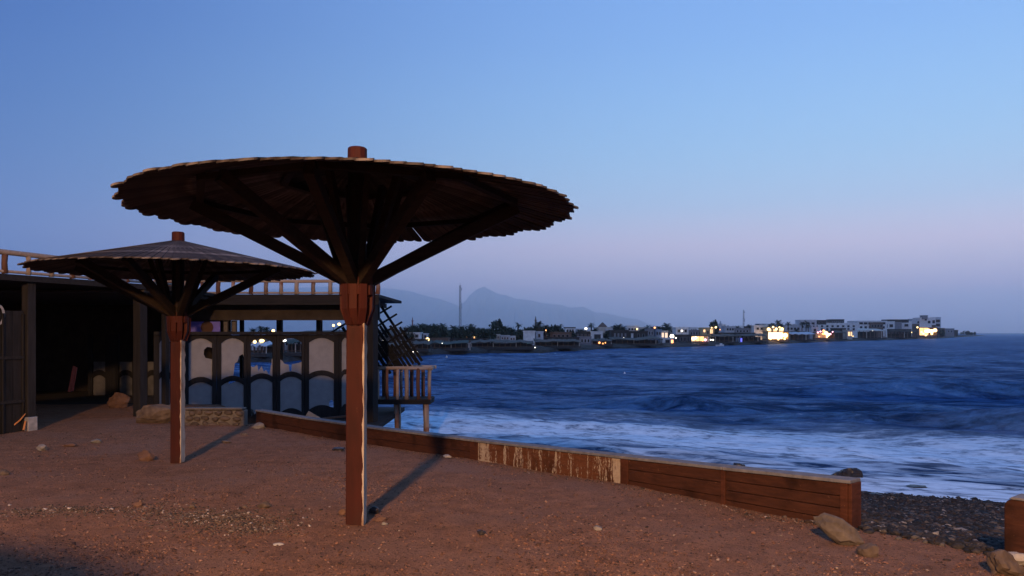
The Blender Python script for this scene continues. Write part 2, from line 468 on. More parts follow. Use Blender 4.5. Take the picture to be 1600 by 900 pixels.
def sea_mat():
    t = NT('dusk sea water'); g = t.new('ShaderNodeSeparateXYZ'); t.link(t.new('ShaderNodeNewGeometry').outputs['Position'], g.inputs[0])
    X, Y = g.outputs['X'], g.outputs['Y']
    s = t.math('ADD', t.math('SUBTRACT', Y, 15.4 + .4 * 6.9), t.math('MULTIPLY', X, .4))
    a = t.math('SUBTRACT', X, t.math('MULTIPLY', Y, .4))
    cv = t.new('ShaderNodeCombineXYZ'); t.link(a, cv.inputs[0]); t.link(s, cv.inputs[1])
    def vec(sx, sy):
        m = t.new('ShaderNodeMapping'); m.inputs['Scale'].default_value = (sx, sy, 1); t.link(cv.outputs[0], m.inputs[0]); return m.outputs[0]
    n1 = t.noise(vec(.16, .55), 1.0, 6, .6, .6); n2 = t.noise(vec(.62, 1.7), 1.0, 7, .65, .8); n3 = t.noise(vec(2.0, 4.8), 1.0, 6, .68, .4)
    n4 = t.noise(vec(.06, .12), 1.0, 3)
    n5 = t.noise(vec(.11, .30), 1.0, 9, .72, 1.0)
    sw = t.math('ADD', s, t.math('MULTIPLY', t.math('SUBTRACT', n1, .5), 6.0))
    band = t.math('MULTIPLY', t.maprange(sw, 3.2, 6.0), t.maprange(sw, 14.0, 7.6))
    inner = t.math('MULTIPLY', t.maprange(sw, 6.5, 3.0), t.maprange(n2, .36, .60))
    edge = t.math('MULTIPLY', t.maprange(s, 2.6, .4), t.maprange(n2, .30, .52))
    lace = t.maprange(t.math('ADD', t.math('ADD', t.math('MULTIPLY', n2, .5), t.math('MULTIPLY', n3, .5)), t.math('MULTIPLY', t.math('SUBTRACT', band, .6), .22)), .46, .56)
    dens = t.math('MULTIPLY', t.math('MULTIPLY', band, t.math('ADD', t.math('MULTIPLY', lace, .5), .5)), t.maprange(t.math('ADD', t.math('MULTIPLY', n2, .6), t.math('MULTIPLY', n3, .4)), .30, .56, .35, 1.0))
    far = t.math('MULTIPLY', t.math('MULTIPLY', t.maprange(n2, .60, .74), t.maprange(n1, .46, .62)), .38)
    foam = t.math('ADD', t.math('ADD', dens, t.math('MULTIPLY', inner, .75)), t.math('ADD', t.math('MULTIPLY', edge, .8), far), True)
    fine = t.maprange(n3, .3, .62, .72, 1.0)
    foam = t.math('MULTIPLY', foam, fine, True)
    water = t.mix(t.maprange(t.math('ADD', t.math('MULTIPLY', n5, .42), t.math('ADD', t.math('MULTIPLY', n2, .36), t.math('MULTIPLY', n3, .22))), .41, .60), c4((.004, .026, .088)), c4((.028, .118, .34)))
    h = t.math('ADD', t.math('MULTIPLY', n2, 1.0), t.math('MULTIPLY', n3, .55))
    bp = t.new('ShaderNodeBump'); bp.inputs['Strength'].default_value = .9; bp.inputs['Distance'].default_value = .55; t.link(h, bp.inputs['Height'])
    # wind-roughened water: body colour below, sky mirrored on top; wave shadowing keeps the mirror well below one at grazing angles
    body = t.new('ShaderNodeBsdfDiffuse'); t.link(water, body.inputs['Color'])
    gl = t.new('ShaderNodeBsdfGlossy'); gl.inputs['Roughness'].default_value = .22; gl.inputs['Color'].default_value = (.62, .82, 1, 1)
    fo = t.new('ShaderNodeBsdfDiffuse'); fo.inputs['Color'].default_value = (.60, .74, .84, 1)
    for q in (body, gl): t.link(bp.outputs[0], q.inputs['Normal'])
    fr = t.new('ShaderNodeFresnel'); fr.inputs['IOR'].default_value = 1.33; t.link(bp.outputs[0], fr.inputs['Normal'])
    fac = t.math('MULTIPLY', t.math('MINIMUM', t.math('MULTIPLY', fr.outputs[0], .7), .36), t.maprange(t.math('ADD', t.math('MULTIPLY', n5, .6), t.math('MULTIPLY', n2, .4)), .40, .60, .30, 1.7))
    m1_ = t.new('ShaderNodeMixShader'); t.link(fac, m1_.inputs[0]); t.link(body.outputs[0], m1_.inputs[1]); t.link(gl.outputs[0], m1_.inputs[2])
    m2_ = t.new('ShaderNodeMixShader'); t.link(foam, m2_.inputs[0]); t.link(m1_.outputs[0], m2_.inputs[1]); t.link(fo.outputs[0], m2_.inputs[2])
    t.link(m2_.outputs[0], t.n['Material Output'].inputs['Surface']); t.n.remove(t.b)
    return t.m
sea = link_mesh('sea', sea_mesh(), sea_mat()); sea['kind'] = 'structure'
sea['label'] = 'dark blue sea with milky surf along the shore'

# ------------------------------------------------------------------ mountains
def ridge(name, pts, Y0, seed):
    pts = sorted(pts); xs_ = np.linspace(pts[0][0], pts[-1][0], 160)
    prof = np.interp(xs_, [p[0] for p in pts], [p[1] for p in pts])
    rows = [(-.30, .0), (-.24, .10), (-.17, .30), (-.11, .52), (-.055, .77), (0, 1.0), (.08, .6), (.2, .0)]
    V = []
    for dy, k in rows:
        for i, x in enumerate(xs_):
            Yc = Y0 * (1 + dy)
            H = pZ(prof[i], Y0)
            w = nz(x * .06, dy * 9, seed) * .16 + nz(x * .2, dy * 20, seed) * .07
            kk = k if k in (0., 1.) else max(0, k + w * (1 - abs(2 * k - 1)) * 1.6)
            z = SEA_Z - 2 + (H + 4 + (nz(x * .35, 0, seed) * 6 if k == 1. else 0)) * kk
            V.append((pX(x, Y0) * (1 + dy * .25), Yc, z))
    n = len(xs_)
    Fc = [(j * n + i, j * n + i + 1, (j + 1) * n + i + 1, (j + 1) * n + i) for j in range(len(rows) - 1) for i in range(n - 1)]
    me = bpy.data.meshes.new(name); me.from_pydata(V, [], Fc); me.update()
    o = link_mesh(name, me, MAT['mountain']); o['kind'] = 'structure'; return o
MAT['mountain'] = M_rough('bare desert rock', (.24, .21, .20), (.38, .34, .31), .0015, coord='Position', bump=0)
m1 = ridge('mountain', [(60, 505), (200, 485), (330, 464), (430, 452), (500, 448), (550, 449), (590, 450.5), (612, 451), (640, 455), (665, 462), (690, 468), (712, 476), (745, 492), (790, 515)], 13500, 2)
m1['label'] = 'broad hazy blue mountain behind the shack and the mast'
m2 = ridge('mountain', [(640, 519), (700, 494), (716, 482), (727, 470), (735, 460), (745, 452), (750, 450), (757, 447.5), (764, 452), (780, 460), (790, 461), (805, 466.5), (830, 469.5), (850, 474), (878, 476.5), (890, 481), (912, 479.5), (930, 488), (950, 490), (980, 497), (997, 499), (1010, 505), (1040, 515), (1060, 520)], 12500, 5)
m2['label'] = 'hazy blue mountain with a small rocky peak, falling to the right'

# haze: pale even air from the camera out past the mountains
def haze():
    b = MB(); b.box((0, 8900, 432.5), (36000, 18800, 895))
    t = NT('pale air'); t.n.remove(t.b)
    pv = t.new('ShaderNodeVolumePrincipled'); pv.inputs['Color'].default_value = (1.0, .99, .99, 1)
    pv.inputs['Density'].default_value = HAZE_DENSITY; pv.inputs['Anisotropy'].default_value = 0.86
    t.link(pv.outputs[0], t.n['Material Output'].inputs['Volume'])
    o = b.build('haze', t.m); o['kind'] = 'stuff'; o['label'] = 'thin blue evening haze over the sea and the far mountains'
    return o
HAZE_DENSITY = 2.1 / 12500
USE_HAZE = True
if USE_HAZE: haze()
#PART2
# ------------------------------------------------------------------ street lamp behind the camera (its warm light throws the post shadows)
def street_lamp():
    base = Vector((LAMP_POS.x - 1.4, LAMP_POS.y, ground_z(LAMP_POS.x - 1.4, LAMP_POS.y, False)))
    r = empty('street_lamp', base); tag(r, 'tall steel street lamp on the promenade behind the yard', 'street lamp')
    MB(base).tube([base - Vector((0, 0, .2)), base + Vector((0, 0, 9.4))], [.09, .05], 10).build('pole', MAT['metal'], r, smooth=True)
    MB(base).tube([base + Vector((0, 0, 9.3)), base + Vector((.5, 0, 9.75)), base + Vector((1.2, 0, 9.85))], [.04, .035, .03], 8).build('arm', MAT['metal'], r, smooth=True)
    hd = MB(base); c = base + Vector((1.45, 0, 9.86)); hd.hexa([c + Vector(q) for q in ((-.3, -.12, -.03), (.3, -.12, -.03), (.3, .12, -.03), (-.3, .12, -.03))], [c + Vector(q) for q in ((-.25, -.08, .07), (.22, -.07, .07), (.22, .07, .07), (-.25, .08, .07))])
    hd.build('lamp_head', MAT['metal'], r)
    MB(base).box((c.x, c.y, c.z - .045), (.4, .16, .02)).build('lens', M_emit('sodium lens', (1, .55, .22), 12), r)
    L = bpy.data.lights.new('street_light', 'POINT'); L.energy = LAMP_POWER; L.color = (1.0, .54, .24); L.shadow_soft_size = .34
    lo = bpy.data.objects.new('street_light', L); COL.objects.link(lo); lo.parent = r
    lo.location = Vector((LAMP_POS.x, LAMP_POS.y, LAMP_POS.z - .35)) - base
street_lamp()

# ------------------------------------------------------------------ slatted beach umbrellas
NPL = 112
R_CAN, Z_APEX, Z_RIM = 1.83, 3.05, 2.622
def cone_z(r): return Z_APEX + (Z_RIM - Z_APEX) * r / R_CAN
def plank_mesh(k):
    rr = random.Random(50 + k); L = R_CAN + rr.uniform(-.035, .035); hw = math.tan(PI / NPL) * (1.18, 1.16, 1.20, 1.17, 1.16, 1.19, 1.18, 1.16, .84)[k]
    b = MB(); out = [(.06, -.06 * hw)]
    for i in range(7):
        t = -PI / 2 + PI * i / 6
        out.append((L - .045 + .045 * math.cos(t), math.sin(t) * L * hw * (1 - .12 * math.cos(t) ** 2)))
    out.append((.06, .06 * hw))
    lo = [Vector((x, y, cone_z(x) - .004 + .07 * y)) for x, y in out]
    b.prism(lo, (0, 0, .015)); return b.mesh('plank', MAT['plank'])
def make_umbrella():
    r = empty('slatted_umbrella')
    P = [plank_mesh(k) for k in range(9)]
    rr = random.Random(4)
    for i in range(NPL):
        o = link_mesh('plank', P[8] if i in (24, 25, 27, 31, 33, 36, 20, 70, 95) else P[rr.randrange(8)], None, r)
        o.rotation_euler = (0, rr.uniform(-.002, .002), 2 * PI * i / NPL + rr.uniform(-.0014, .0014))
        o.location.z = rr.uniform(-.0015, .0015)
    post = MB(); n = 7
    for i in range(n):
        z0, z1 = -.35 + i * 2.42 / n, -.35 + (i + 1) * 2.42 / n
    post.box((0, 0, .86), (.145, .145, 2.42)); po = post.build('post', MAT['post'], r, bevel=.01)
    core = MB().tube([(0, 0, 2.05), (0, 0, 2.99)], [.082, .078], 10); core.build('upper_post', MAT['timber'], r, smooth=False)
    MB().tube([(0, 0, 2.985), (0, 0, 3.155), (0, 0, 3.166)], [.084, .082, .072], 12).build('post_cap', MAT['post'], r)
    # bare split wood on the seaward side of the post
    b = MB(); rj = random.Random(9); zs = [.0 + i * .07 for i in range(25)]
    pts = [(.0755, -.0755, z) for z in zs] + [(.0755, .05 + rj.uniform(-.02, .02), z) for z in reversed(zs)]
    b.prism(pts, (.004, 0, 0)); b.build('bare_wood_strip', MAT['bare'], r)
    b = MB(); pts = [(.0795, -.0725, z) for z in zs] + [(.0700 + rj.uniform(-.009, .005), -.0725, z) for z in reversed(zs)]
    b.prism(pts, (0, -.004, 0)); b.build('bare_wood_strip', MAT['bare'], r)
    for k in range(8):
        a = math.radians((5, 45, 90, 135, 183, 238, 268, 303)[k]); d = Vector((math.cos(a), math.sin(a), 0)); side = Vector((-d.y, d.x, 0))
        ro = .072 / max(abs(d.x), abs(d.y))
        br = MB(); pts = [d * (ro - .02) + Vector((0, 0, 1.66)), d * (ro + .012) + Vector((0, 0, 1.665)), d * (ro + .062) + Vector((0, 0, 1.80)), d * (ro + .068) + Vector((0, 0, 2.10)), d * (ro - .02) + Vector((0, 0, 2.13))]
        br.prism([p - side * .034 for p in pts], side * .068); br.build('bracket', MAT['post'], r, bevel=.005)
        r1 = 1.36
        bm_ = MB(); bm_.beam(d * (ro + .015) + Vector((0, 0, 2.035)), d * r1 + Vector((0, 0, cone_z(r1) - .055)), .075, .10); bm_.build('brace', MAT['timber'], r, bevel=.006)
        a2 = k * PI / 4 + PI / 8; d2 = Vector((math.cos(a2), math.sin(a2), 0)); R2 = Matrix.Rotation(a2, 3, 'Z')
        MB().box(d2 * .118 + Vector((0, 0, 2.0)), (.05, .048, .17), R2).build('collar_block', MAT['post'], r, bevel=.005)
        MB().beam(d2 * .10 + Vector((0, 0, 2.03)), d2 * .40 + Vector((0, 0, cone_z(.40) - .04)), .05, .06).build('inner_strut', MAT['timber'], r)
        for rad in (.62, 1.33):
            g_, e = Vector((math.cos(k * PI / 4), math.sin(k * PI / 4), 0)), Vector((math.cos(k * PI / 4 + PI / 4), math.sin(k * PI / 4 + PI / 4), 0))
            MB().beam(g_ * rad + Vector((0, 0, cone_z(rad) - .035)), e * rad + Vector((0, 0, cone_z(rad) - .035)), .06, .045).build('ring_beam', MAT['timber'], r)
    return r
u1 = make_umbrella()
G_U = 'round slatted beach umbrellas in the yard'
u1.location = (pX(556, 6.44), 6.44, 0); u1.rotation_euler.x = -.02
tag(u1, 'nearest and largest round slatted wooden umbrella on a red brown post', 'umbrella', G_U)
u2 = copy_tree(u1); u2.rotation_euler.x = -.006; u2.location = (pX(277.5, 10.56), 10.56, -.178)
tag(u2, 'farther slatted umbrella in front of the dark shack, its top showing', 'umbrella', G_U)
u3 = copy_tree(u1); u3.location = (-3.6, -1.3, ground_z(-3.6, -1.3, False)); u3.rotation_euler = (0, 0, .2)
tag(u3, 'slatted umbrella beside the camera, seen only as shadow at lower left', 'umbrella', G_U)

# ------------------------------------------------------------------ low wall along the shore
def wall_at(x):
    """point of the wall's inland foot line seen at pixel column x"""
    k = (x - 800) / F
    for (x0, y0), (x1, y1) in zip(WPTS, WPTS[1:]):
        t = (k * y0 - x0) / ((x1 - x0) - k * (y1 - y0)) if abs((x1 - x0) - k * (y1 - y0)) > 1e-9 else -1
        if -1e-6 <= t <= 1 + 1e-6: return Vector((x0 + (x1 - x0) * t, y0 + (y1 - y0) * t, 0))
    return Vector((WPTS[-1][0], WPTS[-1][1], 0))
TOPY = [(380, 640), (400, 642), (588, 668), (735, 686), (970, 712), (1127, 729), (1313, 749), (1340, 751)]
def wall_top(x):
    p = wall_at(x); y = float(np.interp(x, [q[0] for q in TOPY], [q[1] for q in TOPY])); return pZ(y, p.y)
def out_dir(p, q):
    d = (q - p); d.z = 0; d.normalize(); return Vector((-d.y, d.x, 0)) if (-d.y) * .7 + d.x * .7 > 0 else Vector((d.y, -d.x, 0))
def low_wall():
    org = wall_at(1313); org.z = ground_z(org.x, org.y, False)
    r = empty('low_wall', org); tag(r, 'long low red brown boundary wall between the sand and the surf', 'wall')
    def seg(x0, x1, fa, fb, proud, thick, name, m, bev=.006, under=.0, cover=0.0):
        p, q = wall_at(x0), wall_at(x1); o_ = out_dir(p, q)
        z0a = ground_z(p.x, p.y, False) - .06; z0b = ground_z(q.x, q.y, False) - .06
        ta, tb = wall_top(x0) - .03 - cover, wall_top(x1) - .03 - cover
        la, lb = z0a + (ta - z0a) * fa, z0b + (tb - z0b) * fa; ha, hb = z0a + (ta - z0a) * fb, z0b + (tb - z0b) * fb
        la -= under; lb -= under
        A, B = p - o_ * proud, q - o_ * proud
        def v(P, z, o=0): return Vector((P.x, P.y, z)) + o_ * o
        b = MB(org); b.hexa([v(A, la), v(B, lb), v(B, lb, thick), v(A, la, thick)], [v(A, ha), v(B, hb), v(B, hb, thick), v(A, ha, thick)])
        return b.build(name, m, r, bevel=bev)
    secs = [(381, 470, 2), (470, 588, 2), (588, 735, 2), (747, 970, 0), (982, 1127, 3), (1134, 1313, 4)]
    for x0, x1, nb in secs:
        seg(x0, x1, 0, 1, -.02, .10, 'core', MAT['wall'], 0, .9, .004)
        if nb:
            rr = random.Random(x0); cuts = [0] + sorted((i + rr.uniform(-.07, .07)) / nb for i in range(1, nb)) + [1]
            for a, b in zip(cuts, cuts[1:]):
                seg(x0, x1, a + .008, b - .008, rr.uniform(-.004, .003), .022, 'board', MAT['wall'], .005)
        else:
            p, q = wall_at(x0), wall_at(x1); o_ = out_dir(p, q); L = (q - p).length
            z0 = min(ground_z(p.x, p.y, False), ground_z(q.x, q.y, False)) - .02
            za, zb = ground_z(p.x, p.y, False) - .04 - z0, ground_z(q.x, q.y, False) - .04 - z0
            ta, tb = wall_top(x0) - .034 - z0, wall_top(x1) - .034 - z0
            b = MB(); N = 24
            P = [(L * i / N, 0, za + (zb - za) * i / N) for i in range(N + 1)] + [(L * i / N, 0, ta + (tb - ta) * i / N) for i in range(N, -1, -1)]
            b.prism(P, (0, .024, 0))
            rot = math.atan2(q.y - p.y, q.x - p.x)
            b.build('peeling_panel', MAT['peel'], r, (p.x - org.x, p.y - org.y, z0 - org.z)).rotation_euler.z = rot
    for x0, x1 in ((735, 747), (970, 982), (1127, 1134), (1313, 1325)):
        seg(x0, x1, 0, 1, .012, .15, 'pilaster', MAT['wallpost'], .006, .5)
    seg(1325, 1331, 0, 1, .002, .17, 'end_post', MAT['wallpost'], .006, .6)
    xs_ = [381, 470, 588, 741, 976, 1130, 1331]
    for x0, x1 in zip(xs_, xs_[1:]):
        p, q = wall_at(x0), wall_at(x1); o_ = out_dir(p, q); b = MB(org)
        def v(P, z, o): return Vector((P.x, P.y, z)) + o_ * o
        za, zb = wall_top(x0), wall_top(x1)
        g = (q - p).normalized() * .003; p, q = p + g, q - g
        b.hexa([v(p, za - .03, -.022), v(q, zb - .03, -.022), v(q, zb - .03, .165), v(p, za - .03, .165)], [v(p, za, -.018), v(q, zb, -.018), v(q, zb, .16), v(p, za, .16)])
        b.build('cap', MAT['cap'], r, bevel=.006)
low_wall()
def wall_block():
    p = Vector((3.44, 5.37, 0)); d = Vector((.637, -.771, 0)); o_ = Vector((.771, .637, 0)); L = 2.6
    z0 = ground_z(p.x, p.y, False) - .4; z1 = pZ(778, 5.38)
    r = empty('wall_block', (p.x, p.y, z0 + .4)); tag(r, 'rounded red brown wall end across the shingle opening, right edge', 'wall')
    b = MB((p.x, p.y, z0 + .4)); pts = []
    for q in [(0, z0), (L, z0), (L, z1), (.05, z1), (.02, z1 - .012), (.005, z1 - .035), (0, z1 - .06)]: pts.append(p + d * q[0] + Vector((0, 0, q[1])))
    b.prism(pts, o_ * .17); b.build('wall_body', MAT['wall'], r, bevel=.008)
    b = MB((p.x, p.y, z0 + .4)); b.prism([p - o_ * .012 + d * q[0] + Vector((0, 0, q[1])) for q in ((.03, z1 + .001), (L, z1 + .001), (L, z1 + .018), (.05, z1 + .018))], o_ * .195)
    b.build('cap', MAT['cap'], r, bevel=.004)
wall_block()

# ------------------------------------------------------------------ stones
def rock_mesh(name, size, seed, m, sub=3, sharp=.35, flat=.7):
    bm = bmesh.new(); bmesh.ops.create_icosphere(bm, subdivisions=sub, radius=1.0); rr = random.Random(seed)
    planes = [(Vector((rr.gauss(0, 1), rr.gauss(0, 1), rr.gauss(0, 1))).normalized(), rr.uniform(.55, .9)) for _ in range(9)]
    for v in bm.verts:
        p = v.co.normalized(); r = 1.0
        for n_, dd in planes:
            c = p.dot(n_)
            if c > 1e-3: r = min(r, dd / c)
        r *= 1 + sharp * .45 * nz(p.x + seed, p.y, p.z, 2.1) + .10 * nz(p.x, p.y + seed, p.z, 5.5)
        v.co = Vector((p.x * size[0], p.y * size[1], p.z * size[2])) * r
    me = bpy.data.meshes.new(name); bm.to_mesh(me); bm.free(); me.materials.append(m); return me
def stone(x, y, w, h, m, label, depth=.7, rot=None, sink=.42, name='stone', Y=None, seed=None, group=None, zoff=0):
    if Y is None:
        Y = 8.0
        for _ in range(30): Y = (CAMZ - ground_z(pX(x, Y), Y)) * F / (y - 520)
    X = pX(x, Y); sw = w * Y / F / 2; sh = h * Y / F / 2
    o = link_mesh(name, rock_mesh(name, (sw * 1.25, sw * depth * 1.25, sh * 1.4), int(seed or x * 7 + y), MAT[m]), None)
    o.location = (X, Y, ground_z(X, Y) + sh * (1 - sink) + zoff); o.rotation_euler = rot or (random.uniform(-.15, .15), random.uniform(-.15, .15), random.uniform(-.3, .3))
    tag(o, label, 'stone', group); return o
G_S = 'loose stones lying on the sand'
stone(66, 704, 17, 11, 'grey_rock', 'pale grey stone on the sand, leftmost of three near the shack', group=G_S)
stone(112, 697, 20, 7, 'orange_rock', 'flat pinkish stone beside the pale stone before the shack', group=G_S)
stone(149, 692, 16, 7, 'grey_rock', 'flat dark grey stone, third from left before the shack', group=G_S)
stone(227, 719, 25, 17, 'orange_rock', 'big rusty stone just left of the farther umbrella post', group=G_S)
stone(6, 742, 14, 9, 'rock', 'tan stone at the left edge of the sand', group=G_S)
stone(404, 669, 17, 9, 'grey_rock', 'light grey stone at the inner corner of the low wall', group=G_S)
stone(382, 680, 9, 4, 'rock', 'small tan stone at the tip of the farther post shadow', group=G_S)
stone(354, 692, 15, 4, 'rock', 'thin flat stone lying in the farther post shadow', group=G_S)
stone(530, 704, 18, 7, 'dark_rock', 'dark flat stone left of the nearest post near the wall', group=G_S)
stone(493, 676, 12, 6, 'white_paint', 'white plaster lump at the wall foot left of the nearest post', group=G_S)
stone(590, 693, 11, 6, 'grey_rock', 'pale stone at the wall foot right of the nearest post', group=G_S)
stone(414, 793, 20, 9, 'rock', 'pinkish tan stone at the edge of the pale rubble patch', group=G_S)
stone(217, 791, 14, 8, 'orange_rock', 'rounded brownish stone above the pale rubble patch', group=G_S)
stone(300, 794, 9, 7, 'rock', 'small cream stone on the pale rubble patch', group=G_S)
stone(536, 803, 12, 9, 'orange_rock', 'reddish stone against the left foot of the nearest post', group=G_S)
stone(585, 802, 17, 11, 'dark_rock', 'black stone against the right foot of the nearest post', group=G_S)
stone(592, 813, 20, 6, 'orange_rock', 'flat orange stone in front of the black stone by the post', group=G_S)
stone(601, 820, 8, 5, 'grey_rock', 'little grey stone right of the nearest post foot', group=G_S)
stone(752, 835, 12, 9, 'dark_rock', 'small dark stone alone on the open sand right of centre', group=G_S)
stone(935, 828, 12, 8, 'grey_rock', 'dull greenish grey stone on open sand below the wall', group=G_S)
stone(198, 897, 12, 6, 'orange_rock', 'pinkish stone at the bottom edge of the sand', group=G_S)
stone(435, 852, 14, 4, 'white_paint', 'flat white fragment below the pale rubble patch', group=G_S)
stone(699, 715, 11, 5, 'white_paint', 'white plaster scrap at the wall foot by the pilaster', group=G_S)
# leaning slab and its neighbours at the opening
o = stone(1312, 850, 72, 30, 'slab_rock', 'long pale grey stone slab leaning at the end of the low wall', depth=.42, rot=(.15, .62, -.35), sink=.1, seed=33); o.location.z += .02; o['group'] = G_S
stone(1359, 868, 32, 24, 'rock', 'tan wedge stone right of the leaning slab', seed=71, group=G_S)
stone(1568, 898, 52, 34, 'rock', 'large brown boulder at the lower right corner', seed=12, sink=.1, group=G_S)
stone(1590, 884, 34, 20, 'white_paint', 'whitish stone under the right wall end', seed=8, sink=-.1, group=G_S)
G_R = 'wet rocks in the surf'
def surf_rock(x, y, w, h, Y, label, seed):
    p = px(x, y, Y); sw, sh = w * Y / F / 2, h * Y / F / 2
    o = link_mesh('surf_rock', rock_mesh('surf_rock', (sw * 1.2, sw * .8, sh * 1.5), seed, MAT['dark_rock']), None); o.location = (p.x, p.y, p.z); tag(o, label, 'rock', G_R)
surf_rock(1330, 742, 30, 17, 16.9, 'larger peaked black rock in the surf behind the wall end', 3)
surf_rock(1309, 743, 20, 10, 16.9, 'low black rock joined to the peaked one in the surf', 6)
surf_rock(1155, 730, 18, 12, 17.9, 'black rock tip peeping over the middle of the low wall', 8)
surf_rock(1370, 775, 24, 7, 14.6, 'dark flat rock at the waterline beside the wall end', 14)
surf_rock(1432, 760, 30, 3, 15.9, 'barely awash dark rock in the foam off the shingle', 17)

# ------------------------------------------------------------------ shingle, grit and rubble (uncountable)
ICO_V = None
def scatter(name, pts, sizes, m, label, flat=.6, parent=None):
    """one mesh of many little faceted pebbles"""
    bm = bmesh.new(); bmesh.ops.create_icosphere(bm, subdivisions=1, radius=1.0)
    bv = np.array([v.co[:] for v in bm.verts]); bf = np.array([[v.index for v in f.verts] for f in bm.faces]); bm.free()
    n = len(pts); k = len(bv)
    sx = sizes * rng.uniform(.7, 1.4, n); sy = sizes * rng.uniform(.7, 1.2, n); sz = sizes * flat * rng.uniform(.6, 1.3, n)
    V = np.repeat(bv[None], n, 0) * (1 + rng.uniform(-.28, .28, (n, k, 1)))
    V = V * np.stack([sx, sy, sz], 1)[:, None, :]
    a = rng.uniform(0, 2 * PI, n); tl = rng.normal(0, .3, n)
    c, s_ = np.cos(tl)[:, None], np.sin(tl)[:, None]; x = V[..., 0] * c - V[..., 2] * s_; z = V[..., 0] * s_ + V[..., 2] * c
    c, s_ = np.cos(a)[:, None], np.sin(a)[:, None]; X = x * c - V[..., 1] * s_; Yy = x * s_ + V[..., 1] * c
    V = np.stack([X, Yy, z], -1) + pts[:, None, :]
    Fa = bf[None] + (np.arange(n) * k)[:, None, None]
    V = V.reshape(-1, 3); Fa = Fa.reshape(-1, 3)
    me = bpy.data.meshes.new(name); me.vertices.add(len(V)); me.vertices.foreach_set('co', V.ravel().astype(np.float32))
    me.loops.add(Fa.size); me.loops.foreach_set('vertex_index', Fa.ravel().astype(np.int32))
    me.polygons.add(len(Fa)); me.polygons.foreach_set('loop_start', (np.arange(len(Fa)) * 3).astype(np.int32)); me.polygons.foreach_set('loop_total', np.full(len(Fa), 3, np.int32))
    me.update(calc_edges=True); me.validate()
    o = link_mesh(name, me, m, parent); o['kind'] = 'stuff'; o['label'] = label; return o
def pebble_mat(name, stops):
    t = NT(name); g = t.new('ShaderNodeNewGeometry'); n = t.noise(t.coord('Position'), 60, 4)
    c = t.ramp(g.outputs['Random Per Island'], [(p, c4(q)) for p, q in stops], 'CONSTANT')
    k = t.maprange(n, .3, .7, .7, 1.25, False); hv = t.new('ShaderNodeHueSaturation'); t.link(c, hv.inputs['Color']); t.link(k, hv.inputs['Value'])
    t.color(hv.outputs[0]); t.rough(.85); t.b.inputs['Specular IOR Level'].default_value = .12; return t.m
PEB = pebble_mat('shingle', [(0, (.017, .016, .016)), (.2, (.030, .027, .026)), (.42, (.014, .014, .015)), (.55, (.045, .039, .036)), (.7, (.024, .020, .019)), (.82, (.075, .067, .06)), (.92, (.035, .023, .018)), (.97, (.17, .16, .15))])
pts = []
while len(pts) < 24000:
    X, Y = random.uniform(1.2, 11.5), random.uniform(3.5, 16.5)
    d = Y - wall_y(X)
    if d < -.15 or Y > shore_y(X) + .6 or X / Y < .38 or X / Y > .78: continue
    if d < .25 and random.random() > .35 + d: continue
    pts.append((X, Y, ground_z(X, Y) + .004))
pts = np.array(pts); scatter('shingle', pts, rng.uniform(.014, .042, len(pts)) * (1 + (rng.random(len(pts)) > .96) * .8), PEB, 'dark wet shingle sloping from the wall opening to the surf')
CLOD = pebble_mat('sand grit', [(0, (.10, .05, .033)), (.3, (.17, .085, .055)), (.55, (.06, .034, .025)), (.75, (.20, .12, .085)), (.9, (.035, .024, .02)), (.985, (.24, .19, .15))])
pts = []
while len(pts) < 26000:
    Y = 4.3 + 11 * random.random() ** 1.7; X = random.uniform(-.72 * Y, .7 * Y)
    if Y > wall_y(X) - .05: continue
    dn = nz(X, Y, 5, .8)
    if random.random() > .45 + dn * .9: continue
    pts.append((X, Y, ground_z(X, Y) + .001))
pts = np.array(pts); scatter('grit', pts, np.abs(rng.normal(.0, .005, len(pts))) + .0025 + (rng.random(len(pts)) > .992) * .011, CLOD, 'fine reddish clods and grit over the yard sand')
RUB = pebble_mat('plaster crumbs', [(0, (.06, .045, .036)), (.3, (.10, .075, .06)), (.55, (.035, .028, .023)), (.75, (.15, .12, .10)), (.89, (.33, .29, .26)), (.94, (.08, .05, .036))])
pts = []
for _ in range(4200):
    c = random.choice([(-2.55, 6.62, .62, .34), (-2.55, 6.62, .35, .2), (-2.1, 6.3, .35, .28), (-3.0, 6.95, .75, .22), (-4.1, 6.9, .5, .2)])
    X, Y = random.gauss(c[0], c[2] * .62), random.gauss(c[1], c[3] * .7); pts.append((X, Y, ground_z(X, Y) + .002))
for _ in range(900):
    t = random.random(); x = random.uniform(385, 1310); p = wall_at(x); o_ = Vector((-.7, -.7, 0)); d = abs(random.gauss(0, .16)) + .03
    X, Y = p.x + o_.x * d, p.y + o_.y * d; pts.append((X, Y, ground_z(X, Y) + .002))
for _ in range(260):
    X, Y = random.gauss(-7.6, .9), random.gauss(13.3, .5); pts.append((X, Y, ground_z(X, Y) + .002))
pts = np.array(pts); scatter('rubble', pts, np.abs(rng.normal(0, .0055, len(pts))) + .002 + (rng.random(len(pts)) > .985) * .013, RUB, 'pale plaster crumbs strewn on the sand and along the wall foot')
#PART3
# ------------------------------------------------------------------ derelict beach shack
SH = Vector((pX(219, 16.6), 16.6, -.2))
shack = empty('beach_shack', SH)
tag(shack, 'derelict dark timber beach restaurant with arched glass doors and roof terrace railing', 'building')
FZ = -.78                                  # terrace floor behind the doors
def part(name, mb, m, parent=None, bevel=0, smooth=False): return mb.build(name, m, parent or shack, bevel=bevel, smooth=smooth)
def sm(): return MB(SH)
Lp = Vector((pX(45, 14.2), 14.2, -.2)); Mp = Vector((pX(219, 16.6), 16.6, -.2))
fd = (Mp - Lp).normalized(); fn = Vector((fd.y, -fd.x, 0))          # along the left wing's front, and out of it
